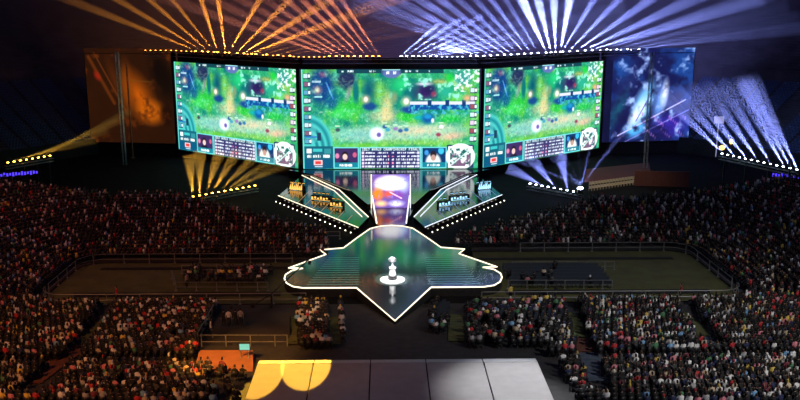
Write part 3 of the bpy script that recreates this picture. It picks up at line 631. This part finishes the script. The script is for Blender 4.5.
m = MB(); m.box((0, 0, .9), (.9, .08, .6)); m.build('housing', black, root); m = MB(); m.box((0, -.045, .9), (.82, .01, .52)); m.build('screen_face', mat('teal_screen', (.1, .3, .3), .3, em=(.1, .5, .45), es=1.0), root)
for x in (-.3, .3): m = MB(); m.box((x, 0, .32), (.05, .05, .6)); m.box((x, 0, .02), (.08, .6, .04)); m.build('leg', alu, root)
# camera crane
cb = G(272, 309, 0); root = empty('camera_crane', (cb.x, cb.y, 0)); tag(root, 'black camera crane with a long jib arm behind the camera platform', 'camera crane')
m = MB(); m.tube([(0, 0, .1), (0, 0, 1.5)], .1, 8)
for a in (0, 2.1, 4.2): m.tube([(0, 0, .6), (math.cos(a) * .8, math.sin(a) * .8, .02)], .04, 5)
m.build('tripod', steel, root); m = MB(); m.tube([(-1.6, -2, 1.1), (0, 0, 1.6), (3.2, 6.5, 3.2)], .07, 5); m.build('jib_arm', steel, root); m = MB(); m.box((3.3, 6.6, 2.85), (.3, .5, .3)); m.tube([(3.3, 6.8, 2.85), (3.3, 7.1, 2.85)], .1, 8); m.build('camera_head', black, root); m = MB(); m.box((-1.6, -2, 1.1), (.4, .3, .4)); m.build('counterweight', black, root)
# ------------------------------------------------------------------ booth roof (foreground)
RZ = 3.5; roof_m = mat('light_grey_roof_panel', (.42, .40, .40), .75, noise=.06, nscale=1.2); roof_e = mat('pale_roof_edge', (.5, .5, .53), .6, noise=.05)
fl, fr = G(257, 364, RZ), G(539, 364, RZ); Yf = fl.y; Yb = 46.0; nP = 5
root = empty('booth', ((fl.x + fr.x) / 2, (Yf + Yb) / 2, 0)); tag(root, 'foreground booth with flat light grey roof of five panels', 'booth'); W = (fr.x - fl.x)
xs = [-W / 2, -W / 2 + W * .2, -W / 2 + W * .402, -W / 2 + W * .6, -W / 2 + W * .805, W / 2]; hy = (Yf - Yb) / 2
for i in range(5):
    m = MB(); m.box(((xs[i] + xs[i + 1]) / 2, 0, RZ - .09), (xs[i + 1] - xs[i] - .1, 2 * hy, .18)); m.build('roof_panel', roof_m, root)
    a, c = xs[i] + .04, xs[i + 1] - .04; y0 = hy + .01; m = MB(); m.add([(a, y0, RZ + .02), (c, y0, RZ + .02), (c, y0 + 1.0, RZ - .16), (a, y0 + 1.0, RZ - .16), (a, y0, RZ - .2), (c, y0, RZ - .2), (c, y0 + 1.0, RZ - .4), (a, y0 + 1.0, RZ - .4)], [(0, 1, 2, 3), (7, 6, 5, 4), (0, 4, 5, 1), (1, 5, 6, 2), (2, 6, 7, 3), (3, 7, 4, 0)]); m.build('roof_edge', roof_e, root)
for x in (-1, 1): m = MB(); m.box((x * (W / 2 - .1), 0, 1.66), (.15, 2 * hy - .1, 3.28)); m.build('side_wall', black, root)
m = MB(); m.box((0, hy - .15, .7), (W - .4, .12, 1.38)); m.build('front_wall', black, root)
m = MB()
for x in xs[1:-1]: m.box((x, 0, RZ - .2), (.16, 2 * hy, .2))
m.build('roof_beams', black, root)
# ------------------------------------------------------------------ chairs
def chair_mb(m=None):
    m = m or MB(); m.box((0, 0, .43), (.44, .42, .05)); m.box((0, -.2, .68), (.44, .05, .42))
    for x in (-.19, .19):
        for y in (-.17, .17): m.box((x, y, .205), (.035, .035, .41))
    return m
chair_kinds = {'slate blue': mat('slate_blue_plastic', (.03, .042, .065), .6), 'black': mat('black_plastic', (.02, .02, .024), .45), 'ivory': mat('ivory_plastic', (.55, .5, .36), .5), 'brown': mat('brown_plastic', (.16, .11, .05), .5)}
ch_mesh = {k: chair_mb().mesh('stacking_chair', v) for k, v in chair_kinds.items()}
def chair(x, y, z, rz, kind, lab, grp):
    o = bpy.data.objects.new('stacking_chair', ch_mesh[kind]); COL.objects.link(o); o.location = (x, y, z); o.rotation_euler = (0, 0, rz); tag(o, lab, 'chair', grp)
persons = []  # x,y,z,rz,px,py,dist,kind
def facing(x, y): return math.atan2(-(0 - x), (120 - y)) if y < 95 else math.atan2(x, 40)
nch = 0
for r in range(6):
    for c in range(26):
        P = G(512 + c * 3.9, 287.2, 0); x, y = P.x, P.y + r * 1.25
        chair(x, y, .025, 0, 'slate blue', f"{'slate blue'} empty chair in the small right seat block, {('front', 'second', 'third', 'fourth', 'fifth', 'rear')[r]} row", 'chairs of the small right seat block'); nch += 1
        if random.random() < .1: persons.append((x, y, .025, 0))
for r in range(3):
    for c in range(22):
        P = G(184 + c * 3.9, 287.5, 0); x, y = P.x, P.y + r * 1.6 + 1
        if random.random() < (.75 if c > 8 else .45): persons.append((x, y, .025, 0))
for r in range(2):
    for c in range(21):
        P = G(590 + c * 2.95, 191 - c * .42, 0); y = P.y + r * 3.4
        chair(P.x * (y / P.y), y, 0, -.15, 'ivory', f"ivory chair in the {'front' if r == 0 else 'rear'} of the two rows behind the far right audience", 'ivory chairs behind the far right audience'); nch += 1
P = G(588, 186); Q = G(652, 178); m = MB(); m.prism([(P.x, P.y + 3), (Q.x, Q.y), (Q.x + 4, Q.y + 15), (P.x + 3, P.y + 15)], 0, .04); tag(m.build('red_carpet', mat('dull_red_carpet', (.2, .05, .04), .9, noise=.2)), 'dull red carpet area behind the ivory chairs', 'carpet')
P = G(640, 190); m = MB(); m.box((P.x + 4.5, P.y + 3, 1.3), (9, .3, 2.6), -.15); tag(m.build('partition', mat('rust_partition', (.09, .03, .025), .8, noise=.2)), 'dark rust partition right of the ivory chairs', 'partition')
# ------------------------------------------------------------------ crowd placement
EXC = [[(219, 306), (296, 306), (294, 352), (256, 356), (256, 372), (190, 372), (198, 345)],
       [(343, 290), (430, 290), (430, 362), (343, 362)], [(448, 305), (466, 305), (466, 350), (448, 350)],
       [(560, 300), (576, 300), (589, 340), (597, 358), (612, 400), (590, 400), (579, 360), (573, 340)],
       [(672, 300), (688, 300), (716, 340), (728, 356), (708, 356), (697, 342)],
       [(106, 300), (120, 300), (96, 345), (46, 400), (12, 400), (74, 350)], [(242, 402), (252, 350), (546, 350), (562, 402)],
       [(288, 306), (299, 306), (297, 354), (286, 354)], [(328, 306), (340, 306), (340, 354), (330, 354)], [(430, 335), (448, 335), (448, 352), (430, 352)]]
BLUE_CH = []
for k in range(1, K):
    d = k * ROW + .45; carry = 0
    for i in range(NP - 1):
        A, Bq = path[i], path[i + 1]; a = Vector((A[0] + A[2] * d, A[1] + A[3] * d)); b_ = Vector((Bq[0] + Bq[2] * d, Bq[1] + Bq[3] * d)); L = (b_ - a).length
        t = carry
        while t < L:
            p_ = a.lerp(b_, t / L); t += .58; s = A[4] + (Bq[4] - A[4]) * t / L
            if not allowed(p_.x, p_.y) or p_.y < 50: continue
            z = ring_z(s, k) + .01; px, py = proj((p_.x, p_.y, z))
            if not (-15 < px < 815 and py < 412): continue
            if 18.2 < d < 19.6 and p_.y < 83: continue
            if any(inpoly(px, py, e) for e in EXC) or (p_.y < 63.5 and -10.8 < p_.x < 12.8): continue
            nx, ny = -A[2], -A[3]; rz = math.atan2(-nx, ny)
            if p_.y > 95: rz = math.atan2(p_.x, 30) * 0 + (PI if False else 0); 
            # everyone turns towards the stage
            rz = math.atan2(p_.x, 110 - p_.y) if p_.y < 95 else (math.atan2(p_.x, -12) * .75)
            if p_.y >= 95: rz = rz + 0
            occ = .95
            if 440 < px < 560 and 300 < py < 352: occ = .45
            if 205 < px < 250 and py > 372: occ = .3
            if p_.y > 97 and px > 390: occ = .8
            if px > 430 and px < 450: occ = .5
            if random.random() < occ: persons.append((p_.x, p_.y, z, rz))
            elif nch < 298 and py > 300: chair(p_.x, p_.y, z, rz, 'slate blue' if px > 400 else 'brown', f"empty {'slate blue' if px > 400 else 'brown'} chair among the {'near right' if px > 400 else 'near left'} audience", 'empty chairs among the near audience'); nch += 1
        carry = t - L
print('PERSONS', len(persons), 'CHAIRS', nch)
# ------------------------------------------------------------------ figures
hair_m = mat('dark_hair', (.015, .011, .009), .6, noise=.2); skin_m = mat('skin', (.52, .32, .22), .6, noise=.05); jeans = mat('dark_trousers', (.025, .03, .045), .8, noise=.3); shoe = mat('shoes', (.2, .2, .2), .6)
SHIRTS = [('black', (.012, .012, .014), 52), ('navy blue', (.02, .03, .09), 9), ('charcoal grey', (.06, .06, .065), 12), ('white', (.85, .85, .84), 12), ('light grey', (.4, .4, .41), 7), ('red', (.55, .03, .04), 5), ('pink', (.75, .25, .32), 4), ('yellow', (.8, .6, .12), 3), ('green', (.08, .25, .12), 3), ('sky blue', (.2, .42, .7), 3), ('beige', (.6, .48, .33), 5), ('maroon', (.18, .03, .05), 4)]
shirt_mats = [mat('shirt_' + n.replace(' ', '_'), c, .85, noise=.1, nscale=6) for n, c, w in SHIRTS]
HATS = [('white cap', (.85, .85, .83)), ('dark hair', (.015, .011, .009)), ('brown hair', (.1, .05, .025)), ('red cap', (.5, .03, .03)), ('yellow cap', (.8, .55, .1))]
hat_mats = [mat('headwear_' + n.replace(' ', '_'), c, .7) for n, c in HATS]
def figure(pose, seated=True):
    V_ = []; Ed = []; Rr = []
    def add(p_, r, par=None):
        V_.append(p_); Rr.append(r)
        if par is not None: Ed.append((par, len(V_) - 1))
        return len(V_) - 1
    lean = {'lap': 0, 'up': .02, 'lean': .14, 'phone': .05}.get(pose, 0); h0 = .52 if seated else .95
    pel = add((0, -.06, h0), (.17, .13)); ab = add((0, -.06 + lean * .4, h0 + .2), (.15, .11), pel); che = add((0, -.05 + lean, h0 + .42), (.18, .12), ab); nk = add((0, -.03 + lean * 1.3, h0 + .58), (.06, .06), che)
    hd = add((0, lean * 1.4, h0 + .67), (.085, .095), nk); ht = add((0, lean * 1.4 + .01, h0 + .80), (.088, .1), hd); add((0, lean * 1.4, h0 + .88), (.05, .055), ht)
    for s in (-1, 1):
        sh = add((s * .2, -.05 + lean, h0 + .46), (.07, .07), che)
        if pose == 'up': el = add((s * .34, .05, h0 + .55), (.048, .048), sh); wr = add((s * .3, .12, h0 + .82), (.033, .033), el); add((s * .29, .14, h0 + .94), (.04, .025), wr)
        elif pose == 'phone': el = add((s * .26, .14 + lean, h0 + .28), (.05, .05), sh); wr = add((s * .08, .34 + lean, h0 + .42), (.034, .034), el); add((s * .05, .4 + lean, h0 + .46), (.04, .03), wr)
        elif pose == 'stand': el = add((s * .26, -.06, h0 + .18), (.048, .048), sh); wr = add((s * .25, .02, h0 - .06), (.034, .034), el); add((s * .25, .04, h0 - .17), (.035, .03), wr)
        else: el = add((s * .27, .02 + lean, h0 + .2), (.05, .05), sh); wr = add((s * .14, .22 + lean, h0 + .12), (.034, .034), el); add((s * .1, .3 + lean, h0 + .1), (.04, .028), wr)
        hp = add((s * .1, -.03, h0 - .03), (.1, .1), pel)
        if seated: kn = add((s * .13, .4, h0 - .02), (.072, .072), hp); an = add((s * .13, .4, .1), (.045, .045), kn); add((s * .14, .56, .04), (.05, .035), an)
        else: kn = add((s * .11, .02, .5), (.075, .075), hp); an = add((s * .12, -.02, .1), (.045, .045), kn); add((s * .13, .14, .04), (.05, .035), an)
    me = bpy.data.meshes.new('fig'); me.from_pydata(V_, Ed, []); ob = bpy.data.objects.new('fig', me); COL.objects.link(ob)
    md = ob.modifiers.new('s', 'SKIN')
    for i, r in enumerate(Rr): me.skin_vertices[0].data[i].radius = r
    me.skin_vertices[0].data[0].use_root = True; sb = ob.modifiers.new('u', 'SUBSURF'); sb.levels = 1; sb.render_levels = 1
    dg = bpy.context.evaluated_depsgraph_get(); dg.update(); out = bpy.data.meshes.new_from_object(ob.evaluated_get(dg)); bpy.data.objects.remove(ob)
    idx = []
    hz = h0 + .62; cy = lean * 1.4
    for pg in out.polygons:
        c = pg.center
        if c.z > h0 + .58 and abs(c.x) < .13: mi = 1 if (c.y > cy + .02 and c.z < h0 + .8) or c.z < h0 + .62 else 0
        elif (pose == 'up' and c.z > h0 + .75) or (pose == 'phone' and c.y > .3 and c.z > h0 + .3) or (pose in ('lap', 'lean') and c.y > .16 + lean and c.z > h0 + .06 and c.z < h0 + .2) or (pose == 'stand' and abs(c.x) > .2 and c.z < h0 - .02): mi = 1
        elif c.z < .13: mi = 4
        elif c.z < h0 + .05: mi = 3
        else: mi = 2
        idx.append(mi)
    out['n'] = len(idx); FIDX[pose] = idx; out.polygons.foreach_set('use_smooth', [True] * len(idx)); return out
FIDX = {}
bases = {k: figure(k) for k in ('lap', 'up', 'lean', 'phone')}; bases['stand'] = figure('stand', False)
fig_cache = {}
def person(x, y, z, rz, si, hi, pose, lab, grp):
    key = (si, hi, pose)
    if key not in fig_cache:
        me = bases[pose].copy(); me.name = 'person'; me.materials.clear()
        for m_ in (hat_mats[hi], skin_m, shirt_mats[si], jeans, shoe): me.materials.append(m_)
        me.polygons.foreach_set('material_index', FIDX[pose]); me.update(); fig_cache[key] = me
    o = bpy.data.objects.new('person', fig_cache[key]); COL.objects.link(o); o.location = (x, y, z); o.rotation_euler = (0, 0, rz); sc_ = random.uniform(.94, 1.05); o.scale = (sc_,) * 3; tag(o, lab, 'person', grp); return o
W_ = [s[2] for s in SHIRTS]
pose_txt = {'lap': 'hands in lap', 'up': 'arms raised', 'lean': 'leaning forward', 'phone': 'hands held up'}
items = []
for P in persons:
    px, py = proj(P[:3]); vis = 0 <= px <= 800 and py <= 402
    dist = (Vector(P[:3]) - CAM).length; items.append((0 if vis else 1, dist, P, px, py))
items.sort(key=lambda t: (t[0], t[1]))
def block(px, py, y):
    if px < 45: b_ = 'near far-left block'
    elif px < 110: b_ = 'left of left aisle'
    elif px < 200: b_ = 'right of left aisle'
    elif px < 260: b_ = 'beside roof, left'
    elif px < 345: b_ = 'behind roof, left'
    elif px < 460: b_ = 'behind roof'
    elif px < 585: b_ = 'between roof and right aisle'
    elif px < 700: b_ = 'right of right aisle'
    else: b_ = 'near far-right block'
    return b_
NI = 294
for it in items[:NI]:
    _, _, P, px, py = it; si = random.choices(range(len(SHIRTS)), W_)[0]; hi = random.choices(range(5), [7, 70, 17, 3, 3])[0]; ps = random.choices(['lap', 'up', 'lean', 'phone'], [45, 10, 30, 15])[0]
    d_ = 'nearest' if py > 386 else 'middle' if py > 370 else 'rear'
    person(P[0], P[1], P[2], P[3], si, hi, ps, f"person, {HATS[hi][0]}, {SHIRTS[si][0]} top, {pose_txt[ps]}, {d_} rows, {block(px, py, P[1])}", 'spectators seated nearest the camera')
for px, py, z, si, lab in ((212, 338, 1.15, 3, 'person in white top standing on the camera platform'), (117, 303, 0, 5, 'person in red top standing at the near left railing'), (187, 289, 0, 10, 'person in beige top standing before the small left seat block'), (555, 299, 0, 0, 'person in black standing on the right pitch cover'), (680, 300, 0, 5, 'person in red standing at the near right railing'), (510, 301, 0, 7, 'person in yellow vest standing left end of the right railing')):
    P = G(px, py, z); person(P.x, P.y, z + .02, random.uniform(-2, 2), si, 1, 'stand', lab, None)
for i, px in enumerate((224, 229, 236, 241)):
    P = G(px, 327, 1.15); o = person(P.x, P.y, 1.15, 0, (0, 3, 0, 4)[i], 1, 'stand', ('person in black beside the riser camera, leftmost of four crew', 'person in white beside the riser camera, second from left of four', 'person in black beside the riser camera, third of four crew', 'person in light grey, rightmost of four camera platform crew')[i], None)
# broadcast camera on riser
P = G(232, 322, 1.15); root = empty('broadcast_camera', (P.x, P.y, 1.15)); tag(root, 'broadcast camera on tripod on the dark camera platform', 'video camera')
m = MB(); m.box((0, 0, 1.55), (.25, .6, .3)); m.build('camera_body', black, root); m = MB(); m.tube([(0, .3, 1.55), (0, .7, 1.55)], .1, 10); m.build('lens', steel, root)
for a in (0, 2.1, 4.2): m = MB(); m.tube([(0, 0, 1.4), (math.cos(a) * .5, math.sin(a) * .5, 0)], .03, 5); m.build('leg', steel, root)
# crowd mass with low detail figures
tm = MB()
tm.lathe([(.05, 1.13), (.095, 1.2), (.1, 1.3), (.07, 1.38), (.02, 1.41)], (0, .0, 0), 8, 0)
tm.box((0, .07, 1.22), (.11, .06, .13), mi=1)
tm.box((0, -.06, .84), (.34, .22, .6), mi=2, top=1.12); tm.box((0, -.04, 1.12), (.1, .1, .1), mi=1)
for s in (-1, 1):
    tm.tube([(s * .22, -.05, 1.05), (s * .27, .04, .78)], .055, 5, 2); tm.tube([(s * .27, .04, .78), (s * .12, .28, .72)], [.045, .035], 5, 1)
    tm.tube([(s * .1, -.05, .52), (s * .13, .42, .52)], .085, 5, 3); tm.tube([(s * .13, .42, .52), (s * .13, .45, .04)], [.07, .05], 5, 3)
TV = np.array(tm.v); TF = tm.f; TM = np.array(tm.m)
cm = chair_mb(); CV = np.array(cm.v); CF = cm.f
def mass(name, lab, T, Fs, Ms, items_, mats, kinds=None):
    N = len(items_); nv = len(T); allv = np.zeros((N, nv, 3)); 
    fl = np.array([i for f in Fs for i in f], np.int32); ln = np.array([len(f) for f in Fs], np.int32); mi = np.zeros((N, len(Fs)), np.int32)
    for j, it in enumerate(items_):
        x, y, z, rz = it[2]; s = random.uniform(.93, 1.06) if Ms is not None else 1; c, sn = math.cos(rz), math.sin(rz)
        q_ = T * s
        if Ms is not None: q_ = q_ + np.stack([0 * q_[:, 0] + random.uniform(-.05, .05), q_[:, 2] * random.uniform(-.03, .12), 0 * q_[:, 0]], -1)
        allv[j, :, 0] = x + q_[:, 0] * c - q_[:, 1] * sn; allv[j, :, 1] = y + q_[:, 0] * sn + q_[:, 1] * c; allv[j, :, 2] = z + q_[:, 2]
        if Ms is not None:
            si = random.choices(range(len(SHIRTS)), W_)[0]; hi = random.choices(range(5), [7, 70, 17, 3, 3])[0]
            mi[j] = np.select([Ms == 0, Ms == 1, Ms == 2], [2 + len(SHIRTS) + hi, 0, 2 + si], 1)
    me = bpy.data.meshes.new(name); me.vertices.add(N * nv); me.vertices.foreach_set('co', allv.ravel())
    L = (fl[None, :] + (np.arange(N) * nv)[:, None]).ravel().astype(np.int32); me.loops.add(len(L)); me.loops.foreach_set('vertex_index', L)
    lt = np.tile(ln, N); me.polygons.add(len(lt)); me.polygons.foreach_set('loop_start', np.concatenate([[0], np.cumsum(lt)[:-1]]).astype(np.int32)); me.polygons.foreach_set('loop_total', lt)
    me.polygons.foreach_set('material_index', mi.ravel()); me.update(); me.validate()
    for m_ in mats: me.materials.append(m_)
    o = bpy.data.objects.new(name, me); COL.objects.link(o); tag(o, lab, 'crowd' if Ms is not None else 'chairs', kind='stuff'); return o
mass('audience', 'dense seated audience filling the stands beyond the nearest rows', TV, TF, TM, items[NI:], [skin_m, jeans] + shirt_mats + hat_mats)
mass('audience_chairs', 'dark chairs under the seated audience', CV, CF, None, items, [chair_kinds['black']])
# ------------------------------------------------------------------ upper bowl
def bowl(a, b_, yc, z0, slope, rows, depth, name, mt, w0=-12, w1=192, wallz=None):
    m = MB(); n = 96; R0 = []
    for i in range(n + 1):
        t = math.radians(w0 + (w1 - w0) * i / n); R0.append((a * math.cos(t), yc + b_ * math.sin(t), math.cos(t), math.sin(t)))
    def P(i, d, z): x, y, c, s = R0[i]; return (x + c * d, y + s * d, z)
    for i in range(n):
        if wallz is not None: m.add([P(i, 0, wallz), P(i + 1, 0, wallz), P(i + 1, 0, z0), P(i, 0, z0)], [(0, 1, 2, 3)])
        for k in range(rows):
            d, z = k * depth, z0 + k * depth * slope
            m.add([P(i, d, z), P(i + 1, d, z), P(i + 1, d + depth, z), P(i, d + depth, z), P(i + 1, d + depth, z + depth * slope), P(i, d + depth, z + depth * slope)], [(0, 1, 2, 3), (3, 2, 4, 5)])
    tag(m.build(name, mt), kind='structure'); return R0
far_m = mat('far_stand_concrete', (.07, .07, .08), .9, noise=.3, nscale=.3)
wall_m = mat('stand_wall', (.05, .045, .05), .8, noise=.3)
R0 = bowl(92, 112, 90, 2.5, .42, 26, 1.0, 'wall_far', far_m, wallz=0)
R1 = bowl(120, 140, 90, 16, .62, 40, 1.0, 'wall_upper', far_m, wallz=13)
# parapet band
m = MB()
for i in range(96):
    a, c = R0[i], R0[i + 1]; m.add([(a[0] * .998, a[1], 0), (c[0] * .998, c[1], 0), (c[0] * .998, c[1], 3.3), (a[0] * .998, a[1], 3.3)], [(0, 1, 2, 3), (3, 2, 1, 0)])
tag(m.build('wall_parapet', wall_m), kind='structure')
# empty seats in the upper stand
sm = MB(); sm.box((0, 0, .4), (.45, .4, .06)); sm.box((0, .2, .66), (.45, .06, .46)); sv, sf = np.array(sm.v), sm.f; its = []
for k in range(26):
    for i in range(96):
        a, c = R0[i], R0[i + 1]; d = k + .5
        p0 = Vector((a[0] + a[2] * d, a[1] + a[3] * d)); p1 = Vector((c[0] + c[2] * d, c[1] + c[3] * d)); L = (p1 - p0).length; n = int(L / .62)
        for j in range(n):
            p_ = p0.lerp(p1, j / n); px, py = proj((p_.x, p_.y, 2.5 + k * .42))
            if (600 < px < 815 or -15 < px < 190) and py > 20 and (i % 6) and j != 0: its.append((0, 0, (p_.x, p_.y, 2.52 + k * .42, math.atan2(p_.y - 90, p_.x) - PI / 2)))
print('UPSEATS', len(its))
o = mass('stand_seats', 'rows of empty blue seats in the far stands', sv, sf, None, its, [mat('blue_stand_seat', (.06, .11, .22), .5)]); o['category'] = 'seats'
# parapet details: blue ribbon boards and warm exit lamp
blue_led = mat('blue_ribbon_led', (.05, .05, .3), .4, em=(.09, .05, 1), es=1.4)
for (x, y, w, lab) in ((786, 176, 4.2, 'blue glowing letter board at the far right stand'), (17, 174, 6.5, 'blue glowing board at the far left stand')):
    P = V(x, y, 134 if x > 400 else 130); r2 = empty('ribbon_board', (P.x, P.y, P.z), -.5 if x > 400 else .5); tag(r2, lab, 'sign')
    m = MB(); m.box((0, .1, 0), (w + .3, .15, 1.1)); m.box((-w * .4, .1, -P.z / 2), (.1, .1, P.z)); m.box((w * .4, .1, -P.z / 2), (.1, .1, P.z)); m.build('board', black, r2); m = MB()
    for k in range(int(w / .42)):
        m.box((-w / 2 + .2 + k * .42, 0, .05 * (k % 2)), (.26, .04, .6 - .12 * (k % 3)))
    m.build('lit_characters', blue_led, r2)
P = V(722, 150, 150)
for px, py, s in ((722, 149, 1.3), (731, 143, .8)):
    P = V(px, py, 151); r2 = empty('flood_lamp', (P.x, P.y, P.z - 1.2)); tag(r2, 'warm yellow flood lamp on the far right stand, ' + ('lower of two' if s > 1 else 'upper of two'), 'lamp')
    m = MB(); m.tube([(0, 0, -3), (0, 0, 1)], .06, 6); m.build('pole', steel, r2); m = MB(); m.lathe([(.1, 1), (.35 * s, 1.2), (.4 * s, 1.6), (.1, 1.9)], n=10); m.build('lamp_head', mat('warm_flood', (.8, .7, .4), .4, em=(1, .65, .15), es=2.2), r2, True)
P = V(719, 120, 158); m = MB(); m.box((P.x, P.y, P.z), (1.8, .3, 1.3)); m.tube([(P.x, P.y + .1, P.z), (P.x, P.y + .1, P.z - 7)], .08, 6); tag(m.build('square_floodlight', [mat('pale_panel', (.4, .4, .5), .5, em=(.5, .5, .8), es=.5)]), 'small pale square light panel above the far right stand seats', 'lamp')
# ------------------------------------------------------------------ sky and lights
w = bpy.data.worlds.new('night'); SC.world = w; w.use_nodes = True; nt = w.node_tree; bg = nt.nodes['Background']
tc = nt.nodes.new('ShaderNodeTexCoord'); nz = nt.nodes.new('ShaderNodeTexNoise'); nz.inputs['Scale'].default_value = 3; rp = nt.nodes.new('ShaderNodeValToRGB')
rp.color_ramp.elements[0].color = (.018, .014, .04, 1); rp.color_ramp.elements[1].color = (.04, .035, .10, 1); nt.links.new(tc.outputs['Generated'], nz.inputs['Vector']); nt.links.new(nz.outputs['Fac'], rp.inputs[0]); nt.links.new(rp.outputs[0], bg.inputs[0]); bg.inputs[1].default_value = .5
def spot(name, p, t, col, pw, ang, blend=.8, r=.5):
    l = bpy.data.lights.new(name, 'SPOT'); l.energy = pw; l.color = col; l.spot_size = math.radians(ang); l.spot_blend = blend; l.shadow_soft_size = r
    o = bpy.data.objects.new(name, l); COL.objects.link(o); o.location = p; o.rotation_euler = (Vector(t) - Vector(p)).to_track_quat('-Z', 'Y').to_euler()
# crowd washes
spot('wash_near_left', (-45, 30, 45), (-24, 68, 0), (1, .36, .1), 52000, 50, .9, 1)
spot('wash_near_right', (50, 30, 48), (27, 70, 0), (1, .97, .92), 66000, 50, .9, 1)
spot('wash_far_left', (-70, 60, 50), (-38, 108, 3), (1, .3, .12), 34000, 50, 1, 1)
spot('wash_far_right', (80, 60, 50), (40, 110, 3), (.85, .9, 1), 9000, 55, 1, 1)
spot('walkway_light', (-20, 50, 20), (-13, 66, 1), (1, .42, .07), 40000, 26, .8, .3)
spot('block_light', (-12, 60, 22), (-8, 79, 0), (1, .6, .25), 9000, 18, .8, .3)
spot('seat_row_fill', (36, 128, 14), (39, 142, 0), (1, .75, .5), 5000, 70, 1, .3)  # unseen fill spot, added to brighten the ivory chairs and red carpet
# roof pools
for px, py, rr, pw in ((259, 369, 25, 620000), (306, 361, 25, 720000)):
    T = G(px, py, RZ); S = T + Vector((-3, 60, 26)); dd = (T - S).length; ang = 2 * math.degrees(math.atan(rr / F * (T - CAM).length / dd))
    spot('roof_pool', S, T, (1, .5, .045), pw, ang, .12, .05)
T = G(520, 385, RZ); spot('roof_white', T + Vector((9, 10, 30)), T, (.95, .97, 1), 52000, 22, .9, .4)
spot('roof_fill', (-3, 62, 30), (0, 54, RZ), (1, .66, .6), 1800, 40, 1, 1)  # weak warm fill without a fitting, added to lift the roof tone
# trophy light
spot('trophy_light', (tp.x + .5, tp.y - 18, 34), (tp.x, tp.y, SH + .5), (1, 1, 1), 300000, 6.4, .35, .1)
m = MB(); m.box((0, 214, 38), (230, 40, 62)); hz = bpy.data.materials.new('smoke'); hz.use_nodes = True; nt = hz.node_tree; nt.nodes.clear(); o_ = nt.nodes.new('ShaderNodeOutputMaterial'); s_ = nt.nodes.new('ShaderNodeVolumeScatter'); s_.inputs['Density'].default_value = .009; nt.links.new(s_.outputs[0], o_.inputs['Volume'])
tag(m.build('smoke_haze', hz), 'smoky haze hanging behind and above the giant screens', 'haze', kind='stuff')
# far stand washes
spot('haze_wash_blue', (22, 160, 24), (40, 235, 30), (.35, .3, 1), 70000, 120, 1, 1)
spot('haze_wash_blue', (60, 170, 30), (60, 240, 30), (.3, .32, 1), 40000, 110, 1, 1)
spot('haze_wash_violet', (-5, 160, 24), (0, 240, 28), (.6, .3, .8), 35000, 110, 1, 1)
spot('haze_wash_amber', (-32, 165, 24), (-40, 235, 30), (1, .32, .05), 35000, 100, 1, 1)
spot('far_stand_blue', (60, 125, 30), (66, 160, 8), (.3, .38, 1), 14000, 60, 1, 1)
spot('tower_amber', (-30, 140, 3), (-48, 162, 12), (1, .4, .08), 8000, 40, 1, .5)
SC.view_settings.view_transform = 'Standard'; SC.view_settings.look = 'None'; SC.view_settings.gamma = 1; SC.view_settings.exposure = 0; SC.view_settings.use_curve_mapping = False
SC.cycles.volume_bounces = 0; SC.cycles.use_denoising = True; SC.cycles.sample_clamp_indirect = 4
